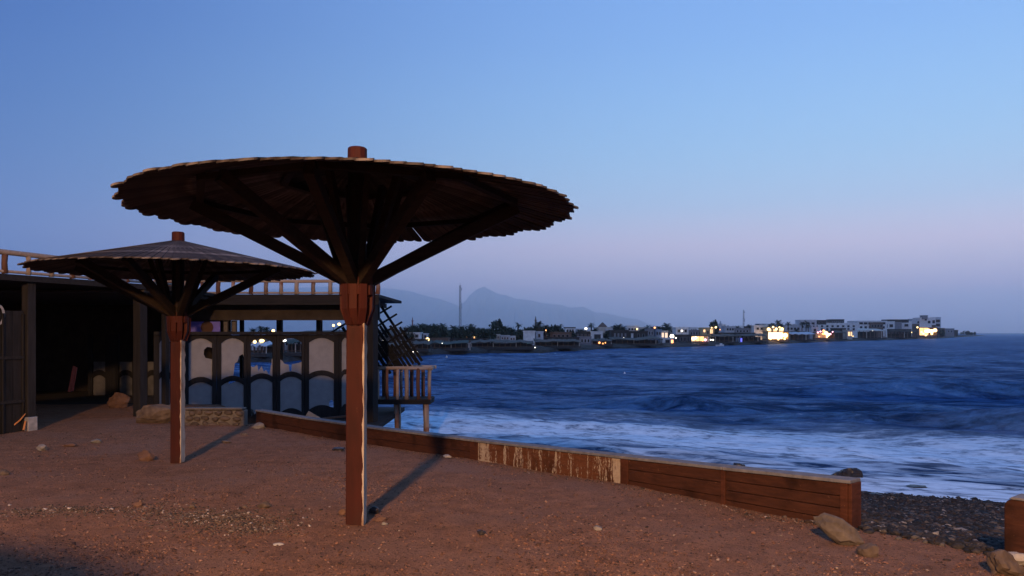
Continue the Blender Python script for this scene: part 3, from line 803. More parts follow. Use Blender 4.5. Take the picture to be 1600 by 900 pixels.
# pillars
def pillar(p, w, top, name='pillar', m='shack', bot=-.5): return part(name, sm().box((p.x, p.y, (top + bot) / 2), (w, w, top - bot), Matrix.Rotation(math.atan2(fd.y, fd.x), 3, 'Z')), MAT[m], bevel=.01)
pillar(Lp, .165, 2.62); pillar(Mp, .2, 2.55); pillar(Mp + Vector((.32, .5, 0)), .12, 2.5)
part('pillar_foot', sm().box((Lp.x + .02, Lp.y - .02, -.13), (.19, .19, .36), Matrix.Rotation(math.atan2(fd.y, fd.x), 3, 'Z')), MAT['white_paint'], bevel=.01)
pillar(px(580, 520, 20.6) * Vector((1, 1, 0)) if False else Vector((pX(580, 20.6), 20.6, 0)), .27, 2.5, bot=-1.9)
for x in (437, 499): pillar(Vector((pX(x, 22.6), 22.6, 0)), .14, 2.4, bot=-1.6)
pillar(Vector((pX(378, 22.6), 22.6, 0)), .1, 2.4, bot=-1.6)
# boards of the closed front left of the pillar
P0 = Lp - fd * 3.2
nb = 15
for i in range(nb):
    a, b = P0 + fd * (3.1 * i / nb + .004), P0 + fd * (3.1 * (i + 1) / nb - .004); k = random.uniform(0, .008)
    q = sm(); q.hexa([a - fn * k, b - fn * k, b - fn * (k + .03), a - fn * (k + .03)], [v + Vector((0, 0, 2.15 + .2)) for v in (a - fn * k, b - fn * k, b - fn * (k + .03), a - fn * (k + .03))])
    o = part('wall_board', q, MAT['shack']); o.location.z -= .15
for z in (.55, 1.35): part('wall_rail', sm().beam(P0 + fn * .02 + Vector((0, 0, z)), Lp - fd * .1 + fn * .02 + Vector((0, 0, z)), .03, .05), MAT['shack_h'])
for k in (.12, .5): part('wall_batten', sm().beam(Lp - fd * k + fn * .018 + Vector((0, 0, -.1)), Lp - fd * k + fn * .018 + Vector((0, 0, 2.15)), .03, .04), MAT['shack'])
# the last painted letter on the boards (a round white O cut by the photograph's edge)
lc = Lp - fd * .585 + fn * .012 + Vector((0, 0, 0)); lc.z = pZ(492, 13.75)
q = sm(); N = 28; P = []
for rr_, hh in ((.12, .185), (.075, .14)): P.append([lc + fd * (rr_ * math.cos(2 * PI * i / N)) + Vector((0, 0, hh * math.sin(2 * PI * i / N))) for i in range(N)])
q.add(P[0] + P[1] + [p + fn * .004 for p in P[0] + P[1]], [(2 * N + i, 2 * N + (i + 1) % N, 3 * N + (i + 1) % N, 3 * N + i) for i in range(N)] + [(i, (i + 1) % N, 2 * N + (i + 1) % N, 2 * N + i) for i in range(N)] + [(N + i, 3 * N + i, 3 * N + (i + 1) % N, N + (i + 1) % N) for i in range(N)])
o = part('painted_letter', q, MAT['white_paint']); o['label'] = 'worn white painted letter O on the dark boards'
# left wing roof, fascia, railing
ZT = 2.66
Rb = Matrix.Rotation(math.atan2(fd.y, fd.x), 3, 'Z')
A, B = P0 + fn * .12, Mp + fd * 1.0 + fn * .12
q = sm(); back = Vector((-6.0, 3.0, 0))
def zv(p, z): return Vector((p.x, p.y, z))
q.hexa([zv(A, ZT - .10), zv(B, ZT - .10), zv(B + Vector((-.5, 4.5, 0)), ZT - .10), zv(A + Vector((-7, 6, 0)), ZT - .10)], [zv(A, ZT - .02), zv(B, ZT - .02), zv(B + Vector((-.5, 4.5, 0)), ZT - .02), zv(A + Vector((-7, 6, 0)), ZT - .02)])
part('roof_deck', q, MAT['shack_h'])
part('fascia', sm().beam(zv(A, ZT - .07) + fn * .025, zv(B, ZT - .07) + fn * .025, .05, .11), MAT['shack_h'])
def railing(p, q_, z0, z1, step, r=.05):
    d = q_ - p; L = d.length; d.normalize(); n = max(1, int(L / step))
    part('railing_rail', sm().tube([zv(p, z1), zv(p + d * L * .33, z1 + .015), zv(p + d * L * .66, z1 - .01), zv(q_, z1 + .005)], [.045, .05, .045, .04], 8), MAT['log_h'], smooth=True)
    part('railing_rail', sm().tube([zv(p, z0 + .04), zv(q_, z0 + .035)], [.03, .03], 6), MAT['log_h'], smooth=True)
    for i in range(n + 1):
        t = min(1, (i + random.uniform(-.06, .06)) / n if 0 < i < n else i / n); c = p + d * L * t; w = r * random.uniform(.85, 1.2)
        lean = Vector((random.uniform(-.02, .02), 0, 0))
        part('baluster', sm().tube([zv(c, z0), zv(c + lean, (z0 + z1) / 2), zv(c, z1 - .03)], [w, w * .9, w * .95], 8), random.choice((MAT['log'], MAT['bark'])), smooth=True)
railing(A + fd * .05 - fn * .06, B - fd * .05 - fn * .06, ZT, 3.03, .42)
# wing interior: back and side walls, floor left as sand
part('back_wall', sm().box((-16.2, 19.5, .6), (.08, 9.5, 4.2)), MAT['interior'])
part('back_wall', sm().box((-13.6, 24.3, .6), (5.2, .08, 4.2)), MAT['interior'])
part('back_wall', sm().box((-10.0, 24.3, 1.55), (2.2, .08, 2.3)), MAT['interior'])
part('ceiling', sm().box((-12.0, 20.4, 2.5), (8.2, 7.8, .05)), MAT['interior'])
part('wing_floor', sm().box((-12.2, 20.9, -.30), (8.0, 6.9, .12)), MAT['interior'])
# main roof, frontal to the sea terrace
X0, X1, Y0, Y1 = pX(232, 20.4), pX(592, 20.4), 20.4, 24.6
part('roof_deck', sm().box(((X0 + X1) / 2, (Y0 + Y1) / 2, 2.58), (X1 - X0, Y1 - Y0, .08)), MAT['shack_h'])
part('fascia', sm().box(((X0 + X1) / 2, Y0 - .03, 2.475), (X1 - X0 + .02, .05, .27)), MAT['shack_h'], bevel=.008)
part('ceiling_beam', sm().box(((X0 + X1) / 2, Y0 + .7, 2.22), (X1 - X0 - .2, .14, .55)), MAT['interior'])
for i in range(8):
    x = X0 + .5 + (X1 - X0 - 1) * i / 7; part('rafter', sm().box((x, (Y0 + Y1) / 2, 2.45), (.1, Y1 - Y0 - .3, .14)), MAT['shack_h'])
railing(Vector((X0 + .1, Y0 + .1, 0)), Vector((X1 - .05, Y0 + .1, 0)), 2.63, 2.985, .405, .058)
part('terrace_floor', sm().box(((X0 + X1) / 2 - .2, 21.9, FZ - .06), (X1 - X0 + .6, 5.4, .12)), MAT['shack_h'])
# low ramp of sand-coloured rubble retained behind the wall is the ground itself
# folding doors with arched panes
def Yd(x): return 19.4 + (x - 290) / 255 * 2.0
def dpt(x, z): Y = Yd(x); return Vector((pX(x, Y), Y, z))
ZTOP = 1.55
part('door_header', sm().beam(dpt(240, ZTOP + .04), dpt(549, ZTOP + .04), .12, .08), MAT['frame'])
def arch(x0, x1, z, rise, n=9): return [(x0 + (x1 - x0) * i / (n - 1), z + rise * (1 - (2 * i / (n - 1) - 1) ** 2)) for i in range(n)]
def door(s0, p0, p1, s1, zm, zb, upper, lower, top_missing=0):
    """s0..s1 outer frame pixel columns, p0..p1 pane columns; zm/zb heights of the mid and foot rails"""
    back = Vector((-.03, .06, 0))
    q = sm()
    q.prism([dpt(s0, FZ), dpt(p0, FZ), dpt(p0, ZTOP), dpt(s0, ZTOP)], back); fr = part('door_frame', q, MAT['frame'], bevel=.004)
    q = sm(); q.prism([dpt(p1, FZ), dpt(s1 - .5, FZ), dpt(s1 - .5, ZTOP), dpt(p1, ZTOP)], back); part('stile', q, MAT['frame'], fr)
    for o in (fr.children[-1],): pass
    tp = arch(p0 - .3, p1 + .3, ZTOP - .22, .13); q = sm(); q.prism([dpt(*t) for t in tp] + [dpt(p1 + .3, ZTOP - .005), dpt(p0 - .3, ZTOP - .005)], back * .8); part('arched_rail', q, MAT['frame'], fr)
    a = arch(p0 - .3, p1 + .3, zm - .06, .12); b = arch(p0 - .3, p1 + .3, zm + .10, .10); q = sm(); q.prism([dpt(*t) for t in a] + [dpt(*t) for t in reversed(b)], back * .8); part('arched_rail', q, MAT['frame'], fr)
    a = arch(p0 - .3, p1 + .3, zb, .12); q = sm(); q.prism([dpt(p0 - .3, FZ), dpt(p1 + .3, FZ)] + [dpt(*t) for t in reversed(a)], back * .8); part('arched_rail', q, MAT['frame'], fr)
    inn = Vector((-.012, .024, 0))
    for outline, z0, z1 in ((upper, zm, ZTOP - .04), (lower, zb, zm)):
        for poly in outline:
            q = sm(); q.prism([dpt(p0 - .3 + (p1 - p0 + .6) * u, z0 + (z1 - z0) * v) + inn for u, v in poly], inn * .25); o = part('pane', q, MAT['pane'], fr)
    return fr
FULL = [[(0, 0), (1, 0), (1, 1), (0, 1)]]
U1 = [[(0, 0), (1, 0), (1, .52), (.72, .55), (.64, .62), (.66, .72), (.78, .78), (1, .76), (1, 1), (0, 1)]]
U2 = [[(0, 0), (.32, 0), (.40, .12), (.48, .10), (.55, .2), (.60, .42), (.72, .46), (.80, .58), (.95, .62), (1, .55), (1, 1), (0, 1)], [(.45, 0), (1, 0), (1, .1), (.7, .05)]]
U3 = [[(0, 0), (1, 0), (1, .40), (.92, .34), (.86, .12), (.7, .24), (.6, .2), (.5, .33), (.36, .22), (.3, .36), (.12, .30), (0, .34)], [(.94, .34), (1, .3), (1, .46), (.96, .5)]]
U4 = [[(0, 0), (1, 0), (1, .40), (.86, .37), (.55, .34), (.52, .18), (.44, .19), (.4, .33), (.2, .36), (.1, .43), (0, .46)]]
L2 = [[(0, 0), (.35, 0), (.38, .17), (.62, .17), (.55, 0), (1, 0), (1, 1), (0, 1)]]
L3 = [[(.2, 0), (.26, .2), (.5, .22), (.55, 0), (1, 0), (1, 1), (0, 1), (0, .24), (.12, .2)]]
L5 = [[(0, 0), (.8, 0), (.82, .25), (.92, .28), (1, .2), (1, 1), (0, 1)]]
def zat(y, x): return pZ(y, Yd(x))
door(285, 295, 331.5, 339, zat(601, 313), -.62, U1, FULL)
door(339, 346, 381, 386, zat(599, 364), -.62, U2, L2)
door(386, 392, 426, 432, zat(595, 409), -.62, U3, L3)
door(432, 438, 471.5, 476, zat(592, 455), -.55, U4, FULL)
door(476, 483, 522, 530, zat(590, 502), -.50, FULL, L5)
door(530, 534, 545, 549, zat(588, 540), -.5, FULL, FULL)
# doors left of the farther umbrella post and the dim ones deep in the wing
door(240, 249, 266, 272, zat(590, 258), -.6, FULL, FULL)
def dim_door(s0, p0, p1, s1, Y):
    q = sm(); w = Y / F
    fr = part('door_frame', sm().box((pX((s0 + p0) / 2, Y), Y, .45), ((p0 - s0) * w, .06, 2.2)), MAT['frame'])
    part('stile', sm().box((pX((p1 + s1) / 2, Y), Y, .45), ((s1 - p1) * w - .01, .06, 2.2)), MAT['frame'], fr)
    def P(x, z): return Vector((pX(x, Y), Y - .02, z))
    zm = pZ(588, Y)
    a = arch(p0, p1, zm - .06, .1); b = arch(p0, p1, zm + .1, .09); q = sm(); q.prism([P(*t) for t in a] + [P(*t) for t in reversed(b)], (0, .04, 0)); part('arched_rail', q, MAT['frame'], fr)
    part('pane', sm().box((pX((p0 + p1) / 2, Y), Y + .035, .1), ((p1 - p0) * w, .008, 1.3)), MAT['shaded_pane'], fr)
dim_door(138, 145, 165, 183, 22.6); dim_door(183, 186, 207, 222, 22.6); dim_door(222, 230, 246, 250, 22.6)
# violet board with a brown disc over the doors, two small frames
Yb = 21.0
sg = empty('violet_board', (pX(322, Yb), Yb, ZTOP + .09)); tag(sg, 'violet sign board with a dark brown disc over the glass doors', 'sign')
MB(sg.location).box((pX(321, Yb), Yb, pZ(512, Yb)), (46 * Yb / F, .03, 19 * Yb / F)).build('board', MAT['purple'], sg)
MB(sg.location).tube([(pX(324, Yb), Yb - .017, pZ(511.5, Yb)), (pX(324, Yb), Yb - .03, pZ(511.5, Yb))], [.17, .17], 24).build('disc', MAT['brown_disc'], sg)
for x, lab in ((353, 'left one of two small grey frames standing above the glass doors'), (366, 'right one of two small grey frames standing above the glass doors')):
    e = empty('small_frame', (pX(x, Yb), Yb, ZTOP + .08)); tag(e, lab, 'frame', 'small frames above the doors')
    c = Vector((pX(x, Yb), Yb, pZ(511, Yb)))
    MB(e.location).box(c, (.15, .03, .36)).build('frame', MAT['shack'], e); MB(e.location).box(c - Vector((0, .018, 0)), (.10, .006, .28)).build('picture', MAT['grey_rock'], e)
wb = MB(); Yw = 19.2; wb.box((pX(258, Yw), Yw, pZ(532, Yw)), (.25, .02, .06)); o = wb.build('white_plate', MAT['white_paint']); tag(o, 'small white plate fixed high beside the farther umbrella post', 'plate')
# stone kerb wall joining the boundary wall, with rubble stones set in mortar
kr = empty('stone_wall', (pX(330, 14.9), 14.9, -.2)); tag(kr, 'low rubble stone wall with pale mortar in front of the glass doors', 'wall')
kz = pZ(640, 14.9)
MB(kr.location).box(((pX(287, 14.9) + pX(381, 14.9)) / 2, 15.02, (kz - .55) / 2 - .02), (pX(381, 14.9) - pX(287, 14.9), .2, kz + .55)).build('mortar_core', MAT['mortar'], kr, bevel=.01)
rk = [rock_mesh('stone', (.1, .05, .065), 100 + i, MAT['masonry'], 2) for i in range(6)]
for j in range(3):
    x = 291 + j * 4
    while x < 379:
        w = random.uniform(.7, 1.35); o = link_mesh('stone', random.choice(rk), None, kr)
        o.location = Vector((pX(x, 14.9), 14.915, -.18 + j * .11 + random.uniform(-.015, .015))) - kr.location; o.scale = (w, 1, random.uniform(.75, 1.0)); o.rotation_euler = (0, random.uniform(-.2, .2), 0); x += 14.5 * w
MB(kr.location).box(((pX(287, 14.9) + pX(379, 14.9)) / 2, 15.01, kz + .012), (pX(379, 14.9) - pX(287, 14.9), .24, .03)).build('coping', MAT['mortar'], kr, bevel=.008)
stone(242, 661, 62, 26, 'rock', 'long ochre earth block between pillar and farther umbrella post', depth=.35, seed=41, sink=.05, name='earth_block', rot=(0, 0, .05))
stone(187, 646, 30, 20, 'orange_rock', 'rounded brown boulder inside the dark shack opening', seed=44, sink=.0, Y=18.6, name='boulder')
stone(262, 643, 40, 14, 'rock', 'rubble heap behind the ochre earth block', seed=46, Y=17.2, name='rubble_heap', sink=0)
# leftovers around the shack
b = MB(); p = px(14, 669, 13.9); b.tube([px(12, 670, 13.9), px(22, 664, 13.95), px(32, 656, 14.0), px(40, 646, 14.0)], [.014, .016, .015, .008], 6); o = b.build('bent_strip', MAT['orange_strip'], smooth=True); tag(o, 'bent orange plastic strip propped against the left pillar', 'strip')
b = MB(); b.beam(px(37, 672, 13.95), px(40, 658, 14.02), .03, .02); o = b.build('orange_stake', MAT['orange_strip']); tag(o, 'short orange stake at the foot of the left pillar', 'stake')
Yr = 18.2
b = MB(); b.beam(px(108, 612, Yr), px(116, 572, Yr), .05, .03); o = b.build('red_plank', MAT['red_pole']); tag(o, 'dull red plank leaning inside the dark shack, left of its twin', 'plank')
b = MB(); b.beam(px(113, 611, Yr + .2), px(119, 574, Yr + .2), .05, .03); o = b.build('red_plank', MAT['red_pole']); tag(o, 'dull red plank leaning inside the dark shack, right of its twin', 'plank')
Yg = 17.2
b = MB(); b.prism([px(476, 652, Yg), px(482, 642, Yg), px(506, 656, Yg + .4)], (0, .012, 0)); o = b.build('broken_pane', MAT['pane']); tag(o, 'triangular shard of frosted glass leaning behind the low wall', 'glass')
b = MB(); b.beam(px(497, 655, Yg), px(541, 650, Yg + .8), .06, .04); o = b.build('fallen_plank', MAT['shack_h']); tag(o, 'dark fallen plank lying beside the glass shard', 'plank')

# ------------------------------------------------------------------ collapsed lattice roof past the corner pillar
YL = 23.6
LO = px(588, 467, YL)
lat = empty('collapsed_lattice', px(600, 560, YL)); tag(lat, 'collapsed dark slatted roof hanging down beside the corner pillar', 'roof')
du, dv = Vector((.573, .0, -.82)), Vector((.85, .0, .527)); du.y = -.22; dv.y = .10
K = YL / F
def lp(u, v): return LO + du * (u * K) + dv * (v * K)
rr = random.Random(21)
for v, u0, u1 in [(0, -2, 124), (-13, -4, 122)]:
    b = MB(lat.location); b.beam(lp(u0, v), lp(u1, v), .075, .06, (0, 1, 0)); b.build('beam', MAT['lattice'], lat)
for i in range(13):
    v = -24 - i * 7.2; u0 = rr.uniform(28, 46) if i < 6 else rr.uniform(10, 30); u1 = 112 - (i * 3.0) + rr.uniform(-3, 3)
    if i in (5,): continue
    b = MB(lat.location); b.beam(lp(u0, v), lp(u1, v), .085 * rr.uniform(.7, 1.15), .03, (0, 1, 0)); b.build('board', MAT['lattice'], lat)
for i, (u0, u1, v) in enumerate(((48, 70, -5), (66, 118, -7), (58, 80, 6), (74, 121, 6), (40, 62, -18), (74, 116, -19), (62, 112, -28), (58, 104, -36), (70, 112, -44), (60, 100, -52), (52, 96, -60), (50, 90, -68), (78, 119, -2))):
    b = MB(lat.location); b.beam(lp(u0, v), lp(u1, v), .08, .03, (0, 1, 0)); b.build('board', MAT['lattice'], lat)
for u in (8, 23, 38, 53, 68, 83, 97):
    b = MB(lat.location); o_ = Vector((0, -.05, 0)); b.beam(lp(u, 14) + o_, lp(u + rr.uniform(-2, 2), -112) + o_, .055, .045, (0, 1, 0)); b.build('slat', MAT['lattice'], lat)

# ------------------------------------------------------------------ log balcony over the water
YB = 22.6
bal = empty('log_balcony', (pX(632, YB), YB, pZ(626, YB))); tag(bal, 'small log railed balcony on stilts over the surf', 'balcony')
def bb(): return MB(bal.location)
zd, zr = pZ(624, YB), pZ(575.5, YB)
bx0, bx1, DB = pX(586, YB), pX(672, YB), 1.05
bb().box(((bx0 + bx1) / 2, YB + DB / 2, zd - .07), (bx1 - bx0 + .04, DB + .1, .15)).build('deck', MAT['shack_h'], bal, bevel=.01)
for yy, c in ((YB, 'front'), (YB + DB, 'back')):
    bb().tube([(bx0 - .1, yy, zr), ((bx0 + bx1) / 2, yy, zr + .01), (bx1 + .08, yy, zr - .005)], [.05, .055, .05], 9).build('rail', MAT['log_h'], bal, smooth=True)
bb().tube([(bx1, YB - .06, zr - .01), (bx1, YB + DB + .06, zr - .01)], [.05, .045], 9).build('rail', MAT['log_h'], bal, smooth=True)
for x, dy, m in ((590, 0, 'log'), (605, 0, 'bark'), (621, 0, 'log'), (635.5, 0, 'log'), (654, 0, 'bark'), (671, 0, 'log'), (600, DB, 'bark'), (617, DB, 'bark'), (627, DB, 'log'), (643, DB, 'bark'), (661, DB, 'bark'), (671, DB * .5, 'log')):
    Yc = YB + dy; xx = pX(x, Yc) if dy < 1.0 and dy == 0 else pX(x, Yc); w = random.uniform(.045, .075)
    xx = min(xx, bx1)
    bb().tube([(xx, Yc, zd), (xx + random.uniform(-.02, .02), Yc, (zd + zr) / 2), (xx + random.uniform(-.015, .015), Yc, zr)], [w, w * .92, w], 9).build('baluster', MAT[m], bal, smooth=True)
for x, dy in ((619, 0.05), (666, .05), (622, DB), (664, DB)):
    Yc = YB + dy; bb().tube([(pX(x, Yc), Yc, -2.3), (pX(x + 1.2, Yc), Yc, -1.2), (pX(x, Yc), Yc, zd - .1)], [.075, .07, .08], 9).build('stilt', MAT['log'], bal, smooth=True)
#PART4
# ------------------------------------------------------------------ the town on the far shore
SHORE = [(60, 575), (250, 571), (400, 566), (560, 560.5), (650, 557), (700, 554.5), (760, 552), (830, 551.5), (900, 548.5), (940, 545.5), (1000, 544.2), (1100, 541.0), (1200, 538), (1300, 533.6), (1400, 531.0), (1460, 529.0), (1500, 526.8), (1522, 525.4), (1540, 524.2)]
def shore_Y(x): return (CAMZ - SEA_Z) * F / (float(np.interp(x, [p[0] for p in SHORE], [p[1] for p in SHORE])) - 520)
LAND_Z = SEA_Z + .85
def land_z(x, back): return LAND_Z + min(4.0, .022 * max(0, back - 8))
def far_shore():
    b_rows = [(-1.5, -.5), (.0, -.02), (.7, .38), (1.6, .55), (2.6, .82), (4.5, .9)]
    V = []; xs_ = list(np.linspace(60, 1500, 240)) + list(np.linspace(1502, 1540, 24)); n = len(xs_)
    for off, dz in b_rows:
        for x in xs_:
            Y = shore_Y(x) * (1 + .0); sc_ = Y / 110; tip = smooth(1545, 1490, x)
            jit = nz(x, off, 3, .12) * 1.2 + nz(x, off, 8, .5) * .6
            Yp = Y + (off + jit * .6) * max(1, sc_ * .8)
            V.append((pX(x, Y) + jit * .2, Yp, SEA_Z + dz * (.25 + .75 * tip) + (nz(x, off, 1, .4) * .16 if dz > .1 else 0)))
    for back in (20, 60, 140, 320):
        for x in xs_:
            Y = shore_Y(x); tip = smooth(1545, 1470, x); Yp = Y + back * (.15 + .85 * tip)
            V.append((pX(x, Y) * (1 + back * .15 / Y), Yp, LAND_Z + (land_z(x, back) - LAND_Z) * tip - (1 - tip) * .7))
    R = len(b_rows) + 4
    Fc = [(j * n + i, j * n + i + 1, (j + 1) * n + i + 1, (j + 1) * n + i) for j in range(R - 1) for i in range(n - 1)]
    me = bpy.data.meshes.new('far_shore'); me.from_pydata(V, [], Fc); me.update()
    o = link_mesh('far_shore', me, M_rough('dark shore rock and earth', (.018, .016, .015), (.06, .05, .044), 1.2, coord='Position', bump=.6, rough=.9)); o['kind'] = 'structure'; o['label'] = 'low dark rocky far shore under the town'
far_shore()

WALLC = {'white': (.80, .79, .78), 'cream': (.55, .49, .42), 'grey': (.25, .25, .27), 'dark': (.055, .05, .048), 'brown': (.16, .11, .085), 'blue': (.22, .27, .36), 'yellow': (.55, .43, .24), 'pale': (.56, .57, .60)}
TM = {k: M_rough('town wall ' + k, tuple(q * .8 for q in c), tuple(q * 1.15 for q in c), 1.5, bump=.1) for k, c in WALLC.items()}
TM['glass'] = M_flat('dark window', (.018, .022, .03), .25)
TM['roofdark'] = M_rough('dark roofing', (.02, .018, .017), (.055, .047, .042), 2.0)
TM['thatch'] = M_rough('palm thatch', (.04, .034, .028), (.15, .125, .10), 3.0, bump=.4)
TM['green'] = M_rough('green shade cloth', (.03, .045, .038), (.065, .085, .072), 3.0)
E_WARM = M_emit('warm lit window', (1.0, .58, .25), 1.7)
E_HOT = M_emit('blazing restaurant light', (1.0, .60, .26), 5.0)
E_ORANGE = M_emit('orange lamp', (1.0, .36, .10), 3.5)
E_WHITE = M_emit('white floodlight', (1.0, .90, .74), 4.5)
E_YEL = M_emit('yellow lantern', (1.0, .66, .24), 4.0)
E_PINK = M_emit('pink lamp', (1.0, .45, .62), 4.0)
E_BLUE = M_emit('blue neon', (.12, .12, 1.0), 1.6)
E_PEACH = M_emit('peach lit wall', (1.0, .66, .42), 1.1)
def depth(x, back): return shore_Y(x) + back
def house(x0, x1, yt, back, col, label, wins=(), roof=None, yb=None, name='house', thick=None, group='houses of the far town', cat='house', parapet=True):
    xm = (x0 + x1) / 2; Y = depth(xm, back); zb = land_z(xm, back) - .3 if yb is None else pZ(yb, Y); zt = pZ(yt, Y)
    X0, X1 = pX(x0, Y), pX(x1, Y); th = thick or max(4.0, (X1 - X0) * .8); org = Vector(((X0 + X1) / 2, Y, zb))
    r = empty(name, org); tag(r, label, cat, group)
    MB(org).box(((X0 + X1) / 2, Y + th / 2, (zb + zt) / 2), (X1 - X0, th, zt - zb)).build('wall', TM[col], r)
    if parapet:
        q = MB(org); pt = max(.12, .25 * Y / 200)
        for (cx, cy_, sx, sy) in (((X0 + X1) / 2, Y + .05, X1 - X0 + .12, .3), ((X0 + X1) / 2, Y + th - .05, X1 - X0 + .12, .3), (X0 + .05, Y + th / 2, .3, th - .3), (X1 - .05, Y + th / 2, .3, th - .3)): q.box((cx, cy_, zt + pt / 2 - .02), (sx, sy, pt))
        q.build('parapet', TM[roof or col], r)
    for w in wins:
        wx0, wx1, wy0, wy1 = w[:4]; m = w[4] if len(w) > 4 else TM['glass']
        Xa, Xb, za, zc = pX(wx0, Y), pX(wx1, Y), pZ(wy1, Y), pZ(wy0, Y); fw = min(.12, (Xb - Xa) * .12)
        q = MB(org); q.box(((Xa + Xb) / 2, Y - .04, zc + fw / 2), (Xb - Xa + 2 * fw, .1, fw)); q.box(((Xa + Xb) / 2, Y - .06, za - fw / 2), (Xb - Xa + 2 * fw, .14, fw)); q.box((Xa - fw / 2, Y - .04, (za + zc) / 2), (fw, .1, zc - za)); q.box((Xb + fw / 2, Y - .04, (za + zc) / 2), (fw, .1, zc - za))
        f = q.build('window', TM['grey' if col != 'grey' else 'pale'], r)
        MB(org).box(((Xa + Xb) / 2, Y - .012, (za + zc) / 2), (Xb - Xa, .02, zc - za)).build('pane', m, f)
    return r
def wrow(x0, x1, y0, y1, n, fill=.55, m=None):
    s = (x1 - x0) / n; return [(x0 + s * (i + .5 - fill / 2), x0 + s * (i + .5 + fill / 2), y0, y1) + ((m,) if m else ()) for i in range(n)]
def awning(x0, x1, yt, back, label, n=6, m='thatch', floor=True, yb=None, name='shade_pergola', sag=.3):
    """open beach pergola: posts, beam, roof, floor slab and a low back wall"""
    xm = (x0 + x1) / 2; Y = depth(xm, back); zb = land_z(xm, back); zt = pZ(yt, Y); X0, X1 = pX(x0, Y), pX(x1, Y); D = max(3.5, 3.5 * Y / 140); org = Vector(((X0 + X1) / 2, Y, zb))
    r = empty(name, org); tag(r, label, 'pergola', 'beach restaurant pergolas on the far shore')
    k = max(1, Y / 130)
    N = 14; top = [(X0 - .2 + (X1 - X0 + .4) * i / N, Y - .4, zt + sag * nz(i * .7, x0, 2, .9)) for i in range(N + 1)]; q = MB(org)
    V = top + [(p[0], Y + D, p[2] + .35 * k) for p in top]; th = Vector((0, 0, .09 * k)); n1 = len(V)
    q.add([Vector(v) for v in V] + [Vector(v) + th for v in V], [(i, i + 1, N + 2 + i, N + 1 + i) for i in range(N)] + [(n1 + i, n1 + N + 1 + i, n1 + N + 2 + i, n1 + i + 1) for i in range(N)] + [(i, n1 + i, n1 + i + 1, i + 1) for i in range(N)])
    q.build('roof', TM[m], r)
    for i in range(n):
        xx = X0 + (X1 - X0) * (i + random.uniform(-.1, .1) * (0 < i < n - 1)) / (n - 1); MB(org).tube([(xx, Y, zb - .3), (xx + random.uniform(-.05, .05), Y, zt + .05)], [.06 * k, .055 * k], 6).build('post', TM['brown' if i % 4 else 'cream'], r)
    MB(org).box(((X0 + X1) / 2, Y + D, zb + (zt - zb) * .45), (X1 - X0, .15, (zt - zb) * .9)).build('back_wall', TM['dark'], r)
    if floor: MB(org).box(((X0 + X1) / 2, Y + D / 2 - .3, zb - .12), (X1 - X0 + .4, D + .8, .4)).build('floor', TM['dark'], r)
    MB(org).box(((X0 + X1) / 2, Y - .05, zb + (zt - zb) * .26), (X1 - X0, .05, (zt - zb) * .05)).build('low_rail', TM['brown'], r)
    return r
def lamp(x, y, back, rpx, m, label, cat='lamp', name='lantern', pole=True, flat=1.0):
    Y = depth(x, back); p = px(x, y, Y); rad = rpx * .82 * Y / F; zb = land_z(x, back); r = empty(name, (p.x, p.y, min(zb, p.z - rad))); tag(r, label, cat, 'lights of the far town')
    bm = bmesh.new(); bmesh.ops.create_icosphere(bm, subdivisions=2, radius=rad); me = bpy.data.meshes.new('globe'); bmesh.ops.scale(bm, vec=(1, 1, flat), verts=bm.verts); bm.to_mesh(me); bm.free()
    o = link_mesh('globe', me, m, r, p - r.location)
    if pole and p.z - rad > zb: MB(r.location).tube([(p.x, p.y, zb - .2), (p.x, p.y, p.z - rad * .8 * flat)], [.05, .04], 6).build('pole', TM['dark'], r)
    else: MB(r.location).tube([(p.x, p.y, p.z - rad * .9 * flat), (p.x, p.y + .3, p.z - rad * flat * 1.2)], [.04, .04], 5).build('bracket', TM['dark'], r)
    return r

# ---- date palms
FROND = M_rough('palm frond', (.016, .026, .016), (.045, .062, .036), .8, island=.3, rough=.7)
TRUNK = M_rough('palm trunk', (.03, .024, .02), (.075, .06, .05), 5, bump=.5)
def palm_meshes(seed, H, full):
    rr = random.Random(seed); tr = MB(); lean = Vector((rr.uniform(-.35, .35), rr.uniform(-.3, .3), 0)); top = Vector((lean.x, lean.y, H))
    tr.tube([(0, 0, -.4), lean * .25 + Vector((0, 0, H * .5)), top], [.21, .16, .15], 7)
    cr = MB(); nf = rr.randint(38, 46) if full else rr.randint(26, 30)
    for i in range(nf):
        az = 2 * PI * i / nf * 2.618 + rr.uniform(-.3, .3); el = rr.uniform(-.55, 1.25) if full else rr.uniform(-.25, 1.2); L = rr.uniform(1.7, 2.5)
        d = Vector((math.cos(az), math.sin(az), 0)); side = Vector((-d.y, d.x, 0)); P = []; N = 7
        for j in range(N + 1):
            t = j / N; ang = el - t * t * rr.uniform(1.0, 1.3)
            P.append((P[-1] + (d * math.cos(ang) + Vector((0, 0, math.sin(ang)))) * (L / N)) if P else Vector((0, 0, 0)))
        for j in range(N):
            a, b = P[j], P[j + 1]; t = (j + .5) / N; w = .62 * math.sin(PI * min(1, t * .85 + .16)) * rr.uniform(.85, 1.1)
            for sgn in (-1, 1):
                for h in (0, .5):
                    q0 = a + (b - a) * h; q1 = a + (b - a) * (h + .36); tip = (q0 + q1) / 2 + side * (sgn * w) + (b - a).normalized() * (w * .55) - Vector((0, 0, w * .35))
                    cr.add([q0, q1, tip], [(0, 1, 2)])
    return tr.mesh('trunk', TRUNK, fix=False), cr.mesh('crown', FROND, fix=False), top
PALMS = [palm_meshes(s, H, f) for s, H, f in ((1, 4.6, True), (2, 5.4, True), (3, 4.0, True), (4, 5.0, False), (5, 3.4, True), (6, 6.0, False))]
